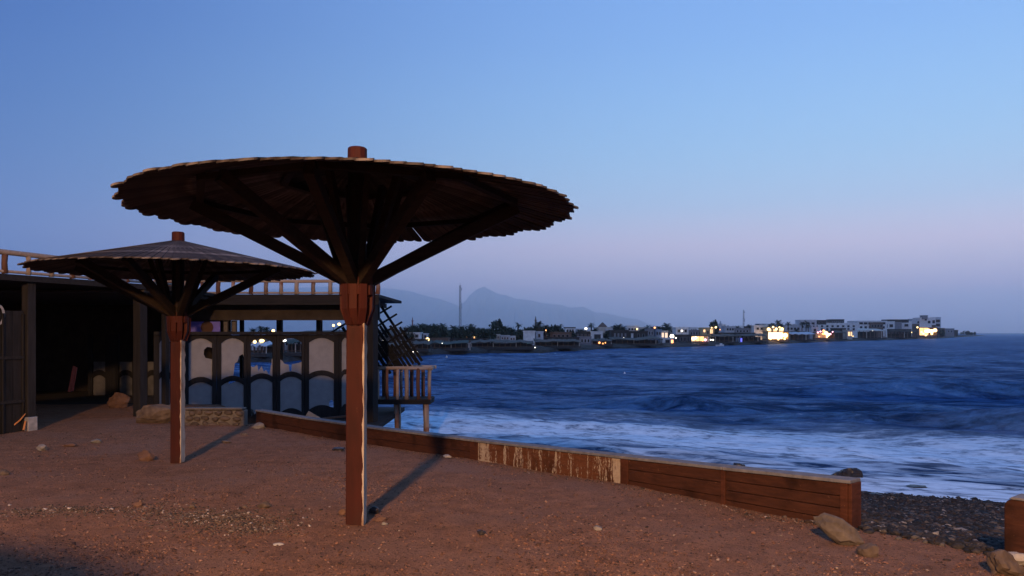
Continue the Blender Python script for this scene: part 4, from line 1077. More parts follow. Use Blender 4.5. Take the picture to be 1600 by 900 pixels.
ORD = ['first', 'second', 'third', 'fourth', 'fifth', 'sixth', 'seventh', 'eighth', 'ninth', 'tenth', 'eleventh', 'twelfth', 'thirteenth', 'fourteenth', 'fifteenth']
def palm(x, yt, back, label, v=None, wpx=None):
    Y = depth(x, back); zb = land_z(x, back); H = pZ(yt, Y) - zb; k = v if v is not None else int(x * 7 + yt) % 6
    r = empty('date_palm', (pX(x, Y), Y, zb)); tag(r, label, 'palm', 'date palms of the far town')
    tr, cr, top = PALMS[k]; wp = wpx or (17, 18, 16, 13, 14, 13)[k]; wp *= 1.0 if x < 1050 else .8
    ks = wp * Y / F / 3.6; zc = max(.6, H - 1.45 * ks); s = zc / top.z
    o = link_mesh('trunk', tr, None, r); o.scale = (1, 1, s)
    o = link_mesh('crown', cr, None, r); o.scale = (ks, ks, ks); o.location = (top.x, top.y, zc)
    r.rotation_euler.z = random.uniform(0, 6.28)
def bush_mesh(seed, n=420):
    rr = random.Random(seed); b = MB()
    for i in range(n):
        u, v = rr.uniform(-1, 1), rr.uniform(0, 2 * PI); rad = (1 - u * u) ** .5; k = rr.uniform(.55, 1.0) * (1 + .3 * nz(rad * math.cos(v) * 2 + seed, rad * math.sin(v) * 2, u * 2))
        c = Vector((rad * math.cos(v) * k, rad * math.sin(v) * k, u * .85 * k + .85)); a = Vector((rr.gauss(0, 1), rr.gauss(0, 1), rr.gauss(0, 1))).normalized() * .16; e = Vector((rr.gauss(0, 1), rr.gauss(0, 1), rr.gauss(0, 1))).normalized() * .16
        b.add([c - a, c + e, c + a, c - e], [(0, 1, 2, 3)])
    return b.mesh('crown', FROND, fix=False)
BUSH = [bush_mesh(s) for s in (1, 2, 3)]
def bush(x, yt, wpx, back, label):
    Y = depth(x, back); zb = land_z(x, back); H = pZ(yt, Y) - zb; w = wpx * Y / F / 2
    r = empty('leafy_tree', (pX(x, Y), Y, zb)); tag(r, label, 'tree', 'bushy trees of the far town')
    o = link_mesh('crown', BUSH[int(x) % 3], None, r); o.scale = (w, w, H / 1.75); o.location.z = H * .06
    MB().tube([(0, 0, -.3), (.05, 0, H * .5)], [.14, .08], 6).build('trunk', TRUNK, r)

# west part, seen through and beside the shack
house(391, 415, 527, 4, 'dark', 'dark shore house seen through the third broken glass door', wrow(392, 414, 534, 547, 4, .6, TM['pale']), yb=562)
awning(391, 416, 541, 1.2, 'white railed terrace seen through the third broken glass door', 5, 'pale')
awning(437, 475, 537, 1.5, 'bluish pergola seen through the fourth broken glass door', 7, 'green')
house(440, 474, 530, 10, 'grey', 'grey house behind the bluish pergola, through the fourth door', wrow(444, 472, 534, 540, 3))
for i, (x, y, b_) in enumerate(((394, 512, 26), (406, 508, 24), (418, 510, 22), (428, 515, 22), (448, 524, 20), (464, 526, 20))): palm(x, y, b_, ORD[i] + ' palm from the left among those behind the shack doors')
lamp(398, 534, 2.5, 3.2, E_YEL, 'yellow lamp left in the third broken door'); lamp(409, 532.5, 3, 5, E_YEL, 'broad yellow lamp right in the third broken door', flat=.6)
lamp(444, 532, 3, 4.2, E_WHITE, 'white lamp in the top of the fourth broken door', flat=.6); lamp(427, 517, 6, 3.0, E_YEL, 'amber lamp above the door header of the shack')
lamp(521, 508.5, 10, 2.4, E_YEL, 'left amber lamp shining through the collapsed lattice'); lamp(530, 506.5, 10, 3.2, E_YEL, 'right amber lamp shining through the collapsed lattice', flat=.8)
lamp(591.5, 531.5, 3, 3.6, E_WHITE, 'larger white lamp behind the hanging lattice boards', flat=.8); lamp(600, 531, 3, 2.6, E_WHITE, 'smaller white lamp behind the hanging lattice boards', flat=.8)
house(560, 632, 526, 14, 'dark', 'dark house behind the hanging lattice boards', wrow(566, 630, 532, 540, 5))
awning(556, 634, 541, 1.2, 'dark pergola behind the hanging lattice boards', 9, 'thatch')
for i, (x, y, b_) in enumerate(((575, 516, 30), (588, 512, 28), (603, 513, 30), (617, 510, 30))): palm(x, y, b_, ORD[i] + ' palm from the left behind the hanging lattice')

# row between lattice and mast
house(636, 656, 520.5, 16, 'white', 'small white house under the palms right of the lattice', wrow(640, 655, 523, 527, 2))
house(661, 668, 522, 16, 'pale', 'narrow pale house left of the yellow lantern', [(663, 666, 524, 528)])
house(640, 668, 531, 6, 'dark', 'low dark house left of the long green pergola', wrow(642, 666, 534, 540, 3))
awning(643, 668, 538.5, 1.8, 'short pergola left of the yellow lantern', 4, 'thatch')
awning(671, 729, 537.5, 1.5, 'long pergola with green shade cloth below the mast', 8, 'green')
lamp(668, 530.5, 5, 3.6, E_YEL, 'yellow lantern under the big palm clump', flat=1.0)
lamp(671, 535, 4, 1.2, E_ORANGE, 'tiny orange lamp right of the yellow lantern'); lamp(645, 550, 1.0, 1.3, E_WHITE, 'left white lamp at the water by the lattice'); lamp(652, 550, 1.0, 1.1, E_WHITE, 'right white lamp at the water by the lattice'); lamp(691, 536.5, 1.0, .8, E_WHITE, 'tiny white lamp on the green pergola')
q = MB(); Y = depth(733, 1.2); q.box((pX(733, Y), Y, (pZ(537, Y) + LAND_Z - .3) / 2), (.42, .42, pZ(537, Y) - LAND_Z + .3)); q.box((pX(733, Y), Y, pZ(537, Y) + .06), (.55, .55, .12)); o = q.build('gate_pillar', TM['cream']); tag(o, 'pale square pillar between the two long pergolas', 'pillar')
awning(737, 832, 536, 1.5, 'long thatched pergola right of the pale pillar', 12, 'thatch')
house(668, 700, 529, 12, 'brown', 'brown house behind the green pergola, left half', wrow(672, 698, 532, 536, 4))
house(700, 765, 530, 12, 'dark', 'long dark house behind the green pergola under the mast', wrow(706, 762, 532, 536, 7, .4, TM['brown']))
house(703, 712, 519.5, 22, 'yellow', 'yellowish house left of the mast foot', [(705, 708, 522, 526)])
house(713, 722, 523, 22, 'white', 'white house right of the yellowish house', [(715, 717, 525, 528)])
house(732, 739, 522, 22, 'white', 'white house beside the orange glow right of the mast', [(734, 736, 524, 527)])
lamp(740.5, 526, 18, 2.2, E_YEL, 'amber lamp on the white house right of the mast'); lamp(729, 526.5, 18, 1.0, E_ORANGE, 'small orange lamp right of the mast'); lamp(741, 529, 17, 1.6, E_ORANGE, 'orange lamp below the amber one right of the mast')
for i, (x, y, b_, v) in enumerate(((633, 510, 34, 0), (640, 508, 40, 1), (648, 506, 36, 0), (655, 504.5, 32, 1), (661, 504, 40, 2), (668, 506, 34, 0), (675, 504.5, 36, 1), (682, 507, 30, 0), (688, 504, 36, 1), (694, 509, 32, 2), (672, 517, 22, 4), (680, 520, 20, 4), (688, 519, 22, 2), (661, 515, 24, 4))): palm(x, y, b_, (ORD[i] if i < 15 else str(i)) + ' palm of the big clump between lattice and mast', v)
for i, (x, y, b_, v) in enumerate(((706, 507, 36, 1), (713, 509, 32, 2), (722, 508, 34, 0), (732, 505, 38, 1), (740, 508, 34, 0), (747, 511, 30, 4), (756, 511, 36, 2), (762, 513, 30, 4))): palm(x, y, b_, ORD[i] + ' palm from the left in the clump at the mast foot', v)
bush(777, 499.5, 24, 30, 'tall dark bushy tree right of the mast clump'); bush(788, 510, 22, 28, 'rounder dark tree right of the tall bushy one')
palm(808, 503, 26, 'slender palm standing clear right of the bushy trees', 3); palm(800, 513, 24, 'low palm left of the slender one', 4); palm(815, 514, 24, 'low palm right of the slender one', 4); palm(766, 512, 34, 'palm just left of the tall bushy tree', 0)

for i, (x, y, w) in enumerate(((640, 513, 24), (652, 511, 26), (664, 512, 24), (676, 510, 26), (690, 511, 26), (708, 514, 22), (722, 513, 24), (736, 512, 24), (750, 514, 24), (765, 514, 22))): bush(x, y, w, 17 + (i % 3) * 2, ORD[i] + ' bush from the left under the palms around the mast')
for i, (x, y, w, b_) in enumerate(((797, 512, 20, 30), (812, 515, 18, 22), (826, 512, 20, 30), (842, 510, 24, 28), (856, 512, 22, 24), (876, 514, 20, 34), (892, 517, 18, 26), (910, 516, 20, 36), (932, 514, 18, 44), (950, 517, 18, 24), (968, 512, 20, 34), (988, 515, 18, 40), (1008, 513, 20, 30), (1036, 511, 22, 24))): bush(x, y, w, b_, ORD[i] + ' bush from the left between the tall bushy tree and the kiosk')
# masts and towers
def mast(x, yt, back, wpx, label, red=False):
    Y = depth(x, back); zb = land_z(x, back); zt = pZ(yt, Y); w = wpx * Y / F; r = empty('radio_mast', (pX(x, Y), Y, zb)); tag(r, label, 'mast')
    H = zt - zb; c = r.location; lm = M_flat('mast red', (.35, .14, .11), .6); gm_ = M_flat('mast grey', (.13, .12, .13), .6)
    for k in range(3):
        a = 2 * PI * k / 3 + .5; d = Vector((math.cos(a), math.sin(a), 0)); MB(c).tube([c + d * w * .62, c + d * w * .34 + Vector((0, 0, H))], [w * .075, w * .06], 5).build('leg', gm_, r)
    n = 16
    for j in range(n):
        z0, z1 = H * j / n, H * (j + 1) / n; q = MB(c)
        for k in range(3):
            a, b = 2 * PI * k / 3 + .5, 2 * PI * (k + 1) / 3 + .5; f0 = w * (.62 - .28 * j / n); f1 = w * (.62 - .28 * (j + 1) / n)
            q.tube([c + Vector((math.cos(a) * f0, math.sin(a) * f0, z0)), c + Vector((math.cos(b) * f1, math.sin(b) * f1, z1))], [w * .04] * 2, 4)
            q.tube([c + Vector((math.cos(a) * f1, math.sin(a) * f1, z1)), c + Vector((math.cos(b) * f1, math.sin(b) * f1, z1))], [w * .04] * 2, 4)
        q.build('lattice_bay', lm if j % 4 < 2 else gm_, r)
    MB(c).tube([c + Vector((0, 0, H)), c + Vector((0, 0, H * 1.05))], [w * .05, w * .03], 5).build('aerial', gm_, r)
    for z in (.93, .66, .6): MB(c).box(c + Vector((w * .6, 0, H * z)), (w * .35, w * .35, w * .9)).build('antenna', TM['pale'], r)
mast(719, 446, 40, 3.6, 'tall red and grey lattice radio mast above the palms')
mast(1162, 485, 60, 2.4, 'shorter lattice radio mast right of centre in the town')
def tower(x, yt, back, wpx, m, label, bands=False):
    Y = depth(x, back); zb = land_z(x, back); zt = pZ(yt, Y); w = wpx * Y / F; r = empty('tower', (pX(x, Y), Y, zb)); tag(r, label, 'tower'); c = r.location; H = zt - zb
    MB(c).tube([c - Vector((0, 0, .3)), c + Vector((0, 0, H * .8))], [w * .55, w * .42], 8).build('shaft', m, r)
    MB(c).tube([c + Vector((0, 0, H * .8)), c + Vector((0, 0, H * .83))], [w * .75, w * .75], 10).build('gallery', m, r)
    MB(c).tube([c + Vector((0, 0, H * .83)), c + Vector((0, 0, H * .93)), c + Vector((0, 0, H))], [w * .3, w * .28, .02], 8).build('spire', m, r)
tower(644.5, 495.5, 70, 2.4, M_flat('brick red', (.30, .12, .10), .8), 'thin reddish tower above the palms left of the mast'); tower(837, 494, 60, 3.0, TM['brown'], 'slim minaret left of the lit orange palm')
tower(1125.5, 501, 40, 4.5, TM['pale'], 'stout pale tower behind the lit yellow house')

# middle of the town
house(818, 836, 518, 14, 'white', 'plain white block under the minaret'); house(838, 849, 519, 15, 'pale', 'pale house right of the plain white block', [(841, 844, 522, 527)])
awning(836, 905, 534, 1.6, 'thatched pergola below the lit orange palm', 9, 'thatch'); lamp(825, 536.5, 1.5, 1.1, M_emit('teal lamp', (.2, .9, .9), 3), 'small teal lamp on the thatched pergola'); lamp(830, 543, 1.2, 1.0, E_WHITE, 'left white lamp near the water below the white block'); lamp(836, 543, 1.2, 1.0, E_WHITE, 'right white lamp near the water below the white block')
house(850, 905, 528, 9, 'dark', 'long dark house behind the thatched pergola', wrow(854, 902, 530, 535, 6, .4, TM['brown'])); house(860, 893, 520, 18, 'brown', 'brown house above the long dark one', wrow(863, 890, 523, 527, 4))
house(883, 899, 512.5, 30, 'white', 'white house with overhanging dark flat roof', wrow(885, 897, 515, 519, 3), roof='dark'); house(898, 925, 519, 26, 'dark', 'dark house below the white floodlight', wrow(900, 924, 522, 526, 4, .4, TM['brown']))
lamp(915.5, 513.5, 24, 2.4, E_WHITE, 'white floodlight over the middle of the town'); 
Y = depth(843, 14); lamp(846, 520, 15, 1.6, E_ORANGE, 'orange lamp lighting the palm from below'); lamp(853, 516, 16, 1.2, E_ORANGE, 'second orange lamp among the lit palm fronds')
L_ = bpy.data.lights.new('palm_light', 'POINT'); L_.energy = 260; L_.color = (1, .5, .15); L_.shadow_soft_size = .3; lo = bpy.data.objects.new('palm_light', L_); COL.objects.link(lo); lo.location = px(848, 519, depth(848, 16))
for i, (x, y, b_, v) in enumerate(((825, 511, 24, 4), (832, 509, 22, 2), (838, 508, 22, 0), (845, 501, 20, 1), (852, 506, 22, 2), (857, 508, 22, 0), (865, 510, 24, 4), (877, 505.5, 26, 3), (871, 511, 26, 4), (905, 514, 30, 4))): palm(x, y, b_, ORD[i] + ' palm from the left between minaret and floodlight', v)
bush(868, 508, 18, 24, 'round dark tree right of the lit palm')
# dome
Y = depth(943, 34); r = empty('domed_house', (pX(943, Y), Y, land_z(943, 34))); tag(r, 'pale house with a pointed dome in mid town', 'house'); c = r.location
MB(c).box((pX(944, Y), Y + 3, (pZ(511, Y) + c.z) / 2), (24 * Y / F, 6, pZ(511, Y) - c.z)).build('wall', TM['cream'], r); MB(c).tube([(pX(943, Y), Y + 2, pZ(511.5, Y)), (pX(943, Y), Y + 2, pZ(508, Y)), (pX(943, Y), Y + 2, pZ(503.5, Y))], [8 * Y / F, 5.5 * Y / F, .1], 14).build('dome', TM['brown'], r, smooth=True)
house(924, 942, 519, 16, 'white', 'white arched house front below the pointed dome', [(929, 938, 523, 531, TM['dark'])]); house(905, 924, 527, 8, 'grey', 'low grey house left of the white arch', wrow(907, 922, 530, 535, 3))
for x, y, rr_ in ((936.5, 535.5, 2.0), (942, 537, 1.6), (946, 535.5, 1.3)): lamp(x, y, 3, rr_, E_ORANGE, {936.5: 'left', 942: 'middle', 946: 'right'}[x] + ' one of three orange lamps below the white arch')
awning(925, 955, 533, 2.2, 'brown pergola with the three orange lamps', 5, 'thatch')
house(955, 982, 517, 12, 'dark', 'dark two storey house right of the white arch', wrow(958, 980, 521, 526, 4, .4, TM['grey']) + wrow(958, 980, 531, 536, 4, .4)); house(982, 1012, 518.5, 13, 'dark', 'dark two storey house with two pale lit windows', [(986, 989.5, 521, 528, TM['white']), (985.5, 988, 533, 538, TM['white']), (996, 999, 522, 527), (1004, 1007, 522, 527), (996, 999, 532, 537)])
house(979, 998, 510, 34, 'white', 'white house lit from its right side', wrow(981, 995, 513, 516, 3)); lamp(995.5, 514, 32, 1.6, E_YEL, 'warm lamp on the white house left of the grey block'); lamp(974.5, 528, 8, 1.0, E_WHITE, 'tiny white lamp on the dark two storey house'); house(958, 968, 511, 36, 'white', 'small white house behind the mid town palm', [(961, 963, 513, 516)])
for i, (x, y, b_, v) in enumerate(((925, 503.5, 26, 3), (930, 511, 26, 4), (962, 507, 30, 4), (967, 504.5, 28, 2), (974, 509, 28, 4), (1013, 507, 24, 3), (1020, 508.5, 22, 2), (1029, 509, 22, 4), (1039, 503.5, 20, 1), (1045, 508, 20, 2), (1005, 513, 24, 4))): palm(x, y, b_, ORD[i] + ' palm from the left between dome and lit restaurant', v)
lamp(1023, 512, 18, 1.8, E_ORANGE, 'red orange lamp on the palm top')
# right centre
house(1012, 1022, 514.5, 14, 'grey', 'narrow grey block below the red orange lamp', wrow(1013, 1021, 518, 523, 2)); house(1024, 1034, 516, 13, 'blue', 'narrow bluish block left of the peach windows', wrow(1025, 1033, 519, 523, 2))
house(1032, 1044, 518, 12, 'cream', 'house with two large peach lit windows', [(1033.2, 1037.4, 520, 527, E_PEACH), (1039, 1043, 520, 527.5, E_PEACH)]); house(1035, 1053, 529, 7, 'white', 'low white kiosk with dark doorway', [(1040, 1046, 531, 537), (1048.6, 1052, 531, 536, E_ORANGE)])
lamp(1050, 525.5, 6, 4.0, E_WHITE, 'large white floodlight by the white kiosk'); lamp(1056, 528, 5, 1.3, E_WHITE, 'small white lamp right of the large floodlight'); awning(955, 1034, 531, 2.0, 'long dark shore pergola left of the white kiosk', 10, 'thatch')
house(1056, 1076, 512.5, 26, 'white', 'white house with a bright lamp at its middle', wrow(1058, 1074, 515, 519, 3)); lamp(1065.5, 517, 24, 2.0, E_WHITE, 'bright lamp on the white house left of the lit restaurant'); house(1054, 1080, 524, 10, 'dark', 'dark house left of the lit restaurant', wrow(1057, 1078, 527, 533, 4)); house(1076, 1097, 517, 24, 'grey', 'grey house above the lit restaurant', wrow(1078, 1095, 519, 523, 4))
def restaurant(x0, x1, yt, yb, back, m, label, bulbs, wall='cream'):
    """open fronted lit room: side walls, roof, back wall that glows and tables of light"""
    Y = depth((x0 + x1) / 2, back); X0, X1, za, zb = pX(x0, Y), pX(x1, Y), pZ(yb, Y), pZ(yt, Y); org = Vector(((X0 + X1) / 2, Y, land_z(x0, back))); r = empty('lit_restaurant', org); tag(r, label, 'restaurant', 'lit restaurants of the far town'); D = max(3, 4 * Y / 200); t = .2
    MB(org).box(((X0 + X1) / 2, Y + D / 2, zb + t / 2), (X1 - X0 + .6, D + .6, t)).build('roof', TM['thatch'], r)
    MB(org).box(((X0 + X1) / 2, Y + D / 2, (za + org.z) / 2 - .15), (X1 - X0 + .4, D + .4, max(.25, za - org.z + .3))).build('floor', TM['brown'], r)
    for X in (X0, X1): MB(org).box((X, Y + D / 2, (za + zb) / 2), (.2, D, zb - za)).build('side_wall', TM[wall], r)
    MB(org).box(((X0 + X1) / 2, Y + D, (za + zb) / 2), (X1 - X0 - .4, .1, zb - za - .1)).build('lit_wall', m, r)
    n = max(3, int((x1 - x0) / 6))
    for i in range(n + 1): MB(org).tube([(X0 + (X1 - X0) * i / n, Y, za), (X0 + (X1 - X0) * i / n, Y, zb)], [.05, .05], 5).build('post', TM['dark'], r)
    for bx, by, br, bm_ in bulbs:
        bmx = bmesh.new(); bmesh.ops.create_icosphere(bmx, subdivisions=2, radius=br * Y / F); me = bpy.data.meshes.new('bulb'); bmx.to_mesh(me); bmx.free(); link_mesh('bulb', me, bm_, r, px(bx, by, Y - .3) - org)
    return r
restaurant(1080, 1107, 525.5, 533.5, 4, E_WARM, 'restaurant glowing white pink and orange in mid shore', ((1083.5, 529, 2.4, E_WHITE), (1087, 528, 2.0, E_WHITE), (1091, 527.5, 1.8, E_ORANGE), (1096, 528, 1.6, E_ORANGE), (1102, 531, 2.0, E_PINK), (1098, 532, 1.4, E_ORANGE), (1110.5, 531, 1.1, E_WHITE), (1114.3, 531, 1.1, E_WHITE)), 'white')
house(1097, 1116, 513, 16, 'yellow', 'yellow house brightly lit behind the glowing restaurant', [(1099, 1102, 515, 519, E_WARM), (1105, 1107, 517, 522, TM['dark']), (1109.5, 1113.5, 514.5, 521, E_WARM)]); lamp(1112, 512, 12, 1.3, E_YEL, 'left lamp over the yellow house'); lamp(1118.5, 511.5, 12, 1.9, E_YEL, 'right lamp over the yellow house'); lamp(1125, 515, 12, 1.1, E_ORANGE, 'small orange lamp right of the yellow house')
bush(1116, 500.5, 16, 26, 'dark tree crown over the lit yellow house'); house(1133, 1149, 511, 34, 'pale', 'pale house right of the stout tower', wrow(1135, 1147, 513, 516, 3)); house(1120, 1180, 521, 16, 'dark', 'long dark house right of the glowing restaurant', wrow(1124, 1178, 524, 528, 9, .4, TM['brown'])); house(1148, 1172, 514, 28, 'grey', 'grey house below the shorter mast', wrow(1150, 1170, 516, 519, 4)); house(1178, 1201, 509.5, 26, 'white', 'white house left of the blazing restaurant', wrow(1181, 1199, 512, 515, 3)); house(1168, 1182, 511, 40, 'brown', 'brown house right of the shorter mast', wrow(1170, 1180, 513, 516, 3))
awning(1118, 1152, 526, 2.4, 'pergola right of the glowing restaurant', 6, 'thatch'); awning(1156, 1198, 525.5, 2.4, 'pergola left of the blazing restaurant', 7, 'thatch')
q = house(1156.5, 1160, 528, 1.6, 'blue', 'slim kiosk lit blue on the shore', [(1157, 1159.5, 528.5, 534, E_BLUE)], parapet=False)
for i, (x, y, b_, v) in enumerate(((1065, 510, 34, 4), (1090, 514, 30, 4), (1135, 508, 40, 4), (1141, 508.5, 40, 4), (1152, 508.5, 38, 4), (1170, 506, 36, 2), (1183, 505.5, 36, 4), (1195, 506, 34, 4))): palm(x, y, b_, ORD[i] + ' palm from the left between lit restaurant and blazing one', v)
# right part
restaurant(1200, 1232, 519, 530, 5, E_HOT, 'blazing yellow white restaurant, brightest on the far shore', ((1201, 514.5, 2.6, E_YEL), (1208, 511, 1.6, E_YEL), (1213, 514, 2.0, E_YEL), (1218, 511.5, 1.4, E_YEL), (1222, 514, 2.2, E_YEL), (1206, 524, 3.6, E_HOT), (1213, 524, 4.2, E_HOT), (1220, 524, 4.2, E_HOT), (1227, 524, 3.6, E_HOT), (1204, 529.5, 1.5, E_YEL), (1216, 530, 1.6, E_YEL), (1226, 529.5, 1.5, E_YEL)), 'yellow')
house(1198, 1226, 512, 12, 'yellow', 'lit upper storey above the blazing restaurant', [(1200, 1205, 514, 518, E_WARM), (1208, 1214, 514.5, 518, E_WARM), (1217, 1224, 514, 518, E_WARM)], yb=519)
for i, (x, y, b_, v) in enumerate(((1201, 505, 22, 4), (1207, 503.5, 20, 2), (1214, 499.5, 20, 0), (1220, 503, 20, 2), (1231.5, 502, 22, 3), (1253, 502, 20, 3), (1259, 500, 20, 3), (1263, 505, 20, 4), (1245, 512, 18, 4))): palm(x, y, b_, ORD[i] + ' palm from the left right of the blazing restaurant glow', v)
house(1226, 1252, 509.5, 40, 'pale', 'pale low house behind the lone palm', wrow(1229, 1250, 512, 515, 4)); house(1234, 1264, 519, 12, 'dark', 'dark house right of the blazing restaurant', wrow(1237, 1262, 521, 524, 5, .4, TM['brown'])); awning(1234, 1272, 522.5, 3, 'pergola right of the blazing restaurant', 7, 'pale')
house(1250, 1276, 501, 40, 'pale', 'tall pale block at the left end of the hotel', wrow(1252, 1274, 504, 507, 3) + wrow(1252, 1274, 509, 512, 3)); house(1268, 1340, 506, 34, 'white', 'long white hotel front over the fire coloured lamps', wrow(1272, 1338, 508.5, 511, 8, .35) + wrow(1272, 1338, 513, 516, 8, .35)); house(1274, 1291, 501.5, 38, 'dark', 'left dark roof terrace on the white hotel', wrow(1275, 1290, 503, 505.5, 3), yb=507); house(1298, 1319, 500.3, 38, 'dark', 'right dark roof terrace on the white hotel', wrow(1299, 1318, 502.5, 505, 3), yb=507)
house(1340, 1386, 502.5, 36, 'white', 'white hotel wing with a row of square openings', wrow(1342, 1384, 503.8, 506.5, 6, .75) + wrow(1342, 1384, 510, 513, 6, .45)); house(1268, 1278, 512, 20, 'pale', 'small pinkish house left of the fire coloured lamps', [(1271.5, 1275, 514, 518)])
restaurant(1274, 1304, 520, 528, 5, M_emit('deep orange lit wall', (1, .42, .2), .5), 'restaurant with fire orange lamps under the white hotel', ((1287, 517, 2.0, E_ORANGE), (1290.5, 520.5, 3.0, E_YEL), (1293.5, 523, 2.8, E_HOT), (1286, 521.5, 1.8, E_ORANGE), (1278, 519.5, 1.3, E_PINK), (1282, 518, 1.2, E_PINK), (1297.5, 522, 1.3, E_PINK), (1301, 518.5, 1.0, E_PINK), (1292, 526.5, 1.4, E_HOT), (1280, 526, 1.0, E_ORANGE)), 'brown')
house(1304, 1322, 514, 18, 'dark', 'dark house right of the fire orange lamps', wrow(1306, 1320, 516.5, 519.5, 4, .4, TM['brown'])); awning(1304, 1322, 520.5, 3, 'short pergola right of the fire orange lamps', 4, 'thatch'); house(1323, 1332, 516.5, 5, 'cream', 'lit cream pavilion end right of the orange lamps', [(1325, 1328, 518.5, 525, E_WARM), (1329, 1331.3, 518.5, 525, E_WARM)]); lamp(1332.5, 525.3, 4, 1.5, E_YEL, 'low warm lamp at the cream pavilion', flat=.5)
awning(1332, 1383, 517, 6, 'long pale roofed pergola below the hotel wing', 10, 'cream'); lamp(1363.5, 516.2, 12, 1.3, E_WHITE, 'left white lamp above the pale roofed pergola'); lamp(1369, 516.5, 12, .9, E_WHITE, 'right white lamp above the pale roofed pergola')
house(1360, 1380, 505, 30, 'brown', 'brown terrace house in front of the hotel wing', wrow(1361, 1379, 507.5, 511, 4, .6)); house(1383, 1398, 503.5, 34, 'white', 'white hotel bay with a dark arched window', [(1390, 1395, 507, 511), (1384, 1386.5, 507, 512)]); house(1398, 1409, 504.5, 36, 'grey', 'grey recessed hotel bay between two white bays'); house(1409, 1425, 503, 34, 'white', 'white hotel bay right of the grey recess', [(1413.5, 1419, 506.5, 510)])
house(1389, 1420, 500.5, 40, 'dark', 'dark roof shelter on the hotel bays', yb=504); house(1425, 1437, 499.5, 34, 'pale', 'pale stepped hotel bay', [(1433.5, 1436, 502, 505)]); house(1437, 1462, 497.5, 33, 'white', 'tall white hotel block at the point', [(1445, 1448, 498.5, 500.5), (1450, 1453.5, 501.5, 505), (1457, 1460.5, 500.5, 505), (1456, 1462, 508, 511)]); house(1443, 1449.5, 494, 36, 'grey', 'grey stair box on top of the tall white hotel block', yb=498.5); house(1461, 1470, 497, 32, 'pale', 'open balcony bay at the right end of the hotel', [(1462.5, 1468.5, 499.5, 503.5), (1462.5, 1468.5, 506, 510)])
house(1384, 1424, 515.5, 12, 'dark', 'long dark house below the arched hotel windows', wrow(1387, 1422, 518, 521, 7, .4, TM['brown'])); awning(1386, 1432, 518.5, 4, 'dark pergola left of the last lit restaurant', 8, 'thatch'); house(1424, 1436, 507.5, 24, 'brown', 'brown house left of the last lit restaurant', wrow(1426, 1435, 510, 513, 2)); lamp(1433.5, 511.5, 8, 1.6, E_YEL, 'square yellow lamp at the last lit restaurant'); lamp(1424.5, 519, 8, 1.3, E_YEL, 'small yellow lamp left of the last lit restaurant')
restaurant(1436, 1464, 512, 524, 6, E_WARM, 'golden lit restaurant below the tall hotel block', ((1447, 517.5, 2.6, E_HOT), (1451, 517, 3.2, E_HOT), (1456, 517.5, 2.8, E_HOT), (1461, 516, 2.8, E_HOT), (1440, 519, 1.6, E_YEL), (1446.5, 524, 1.2, E_YEL), (1438, 514, 1.2, E_ORANGE), (1443, 521.5, 1.6, E_YEL), (1456, 521.5, 1.8, E_YEL)), 'brown')
house(1469, 1476, 514, 8, 'brown', 'brown hut right of the golden restaurant'); house(1478, 1491, 514.5, 10, 'grey', 'low grey house on the point', wrow(1480, 1489, 516.5, 519, 2)); house(1493, 1497, 517, 8, 'dark', 'small dark hut near the tip of the point')
palm(1505, 516.2, 6, 'tiny palm near the tip of the point', 3); bush(1512, 517, 8, 5, 'round bush near the tip of the point'); bush(1518, 519, 5, 3, 'left small bush at the tip of the point'); bush(1523, 518.5, 4, 3, 'right small bush at the tip of the point'); bush(1472, 515, 9, 6, 'bush right of the golden restaurant')
# pale houses peeping between the front row all along the town
FILL = [(628, 640, 523, 30, 'cream'), (671, 679, 524, 26, 'white'), (745, 757, 524, 26, 'pale'), (757, 768, 526, 20, 'white'), (769, 781, 523.5, 22, 'cream'), (782, 796, 525, 20, 'pale'), (796, 806, 526, 22, 'white'), (806, 818, 523, 26, 'cream'), (850, 860, 523, 24, 'pale'), (868, 880, 516, 40, 'cream'), (902, 912, 515, 44, 'pale'), (916, 923, 516.5, 44, 'white'), (948, 957, 515.5, 30, 'pale'), (968, 979, 512, 44, 'pale'), (998, 1010, 512.5, 44, 'cream'), (1022, 1032, 511.5, 44, 'pale'), (1046, 1056, 514, 36, 'cream'), (1078, 1090, 512.5, 48, 'white'), (1128, 1134, 508, 48, 'white'), (1150, 1160, 510.5, 48, 'white'), (1186, 1196, 507, 50, 'pale'), (1232, 1246, 507.5, 60, 'white'), (1262, 1270, 508, 30, 'pale')]
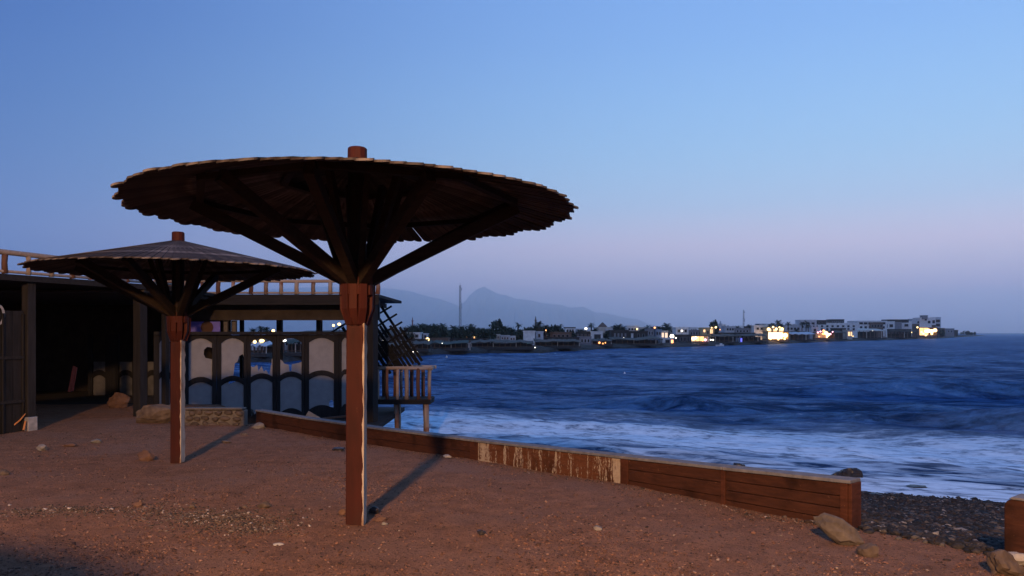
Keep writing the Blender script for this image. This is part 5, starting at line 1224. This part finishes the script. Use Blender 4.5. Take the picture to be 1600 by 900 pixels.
for i, (x0, x1, y, b_, c_) in enumerate(FILL): house(x0, x1, y, b_, c_, ('%s %s house from the left among the small houses behind the front row' % ((ORD + ['sixteenth', 'seventeenth', 'eighteenth', 'nineteenth', 'twentieth', 'twenty-first', 'twenty-second', 'twenty-third'])[i], {'white': 'white', 'pale': 'pale grey', 'cream': 'cream'}[c_])), wrow(x0 + 1, x1 - 1, y + 2.2, y + 4.8, max(2, int((x1 - x0) / 4)), .45))
# white launch moored off the town
Y = shore_Y(1125) - 6; r = empty('launch', (pX(1125, Y), Y, SEA_Z)); tag(r, 'small white launch moored off the far shore', 'boat'); c = r.location
def hull(L, B, H):
    q = MB(c); n = 8; P = []
    for k in range(n + 1):
        t = k / n; w = B * (1 - max(0, (t - .55) / .45) ** 2) * .5; P.append((c + Vector((-L / 2 + L * t, 0, 0)), w, H * (1 + .35 * t * t)))
    V = []
    for p, w, h in P: V += [p + Vector((0, -w, h)), p + Vector((0, -w * .6, -.1)), p + Vector((0, w * .6, -.1)), p + Vector((0, w, h))]
    return q.add(V, [(4 * i + a, 4 * i + a + 4, 4 * i + (a + 1) % 4 + 4, 4 * i + (a + 1) % 4) for i in range(n) for a in range(4)] + [(0, 1, 2, 3)])
hull(1.9, .7, .32).build('hull', TM['white'], r); MB(c).box(c + Vector((.25, 0, .5)), (.5, .45, .35)).build('cabin', TM['white'], r)
def buoy(x, y, rpx, label):
    Y = (CAMZ - SEA_Z) * F / (y - 520); b = MB(); p = Vector((pX(x, Y), Y, SEA_Z)); rad = rpx * Y / F
    b.tube([p - Vector((0, 0, rad * .6)), p, p + Vector((0, 0, rad * .8)), p + Vector((0, 0, rad * 1.3)), p + Vector((0, 0, rad * 1.9))], [rad * .5, rad, rad * .9, rad * .3, rad * .25], 10); o = b.build('buoy', TM['white'], smooth=True); tag(o, label, 'buoy', 'white buoys in the bay')
buoy(976, 585, 2.0, 'white buoy on the open water right of the umbrella'); buoy(698, 558.5, 1.5, 'white buoy close under the far shore')
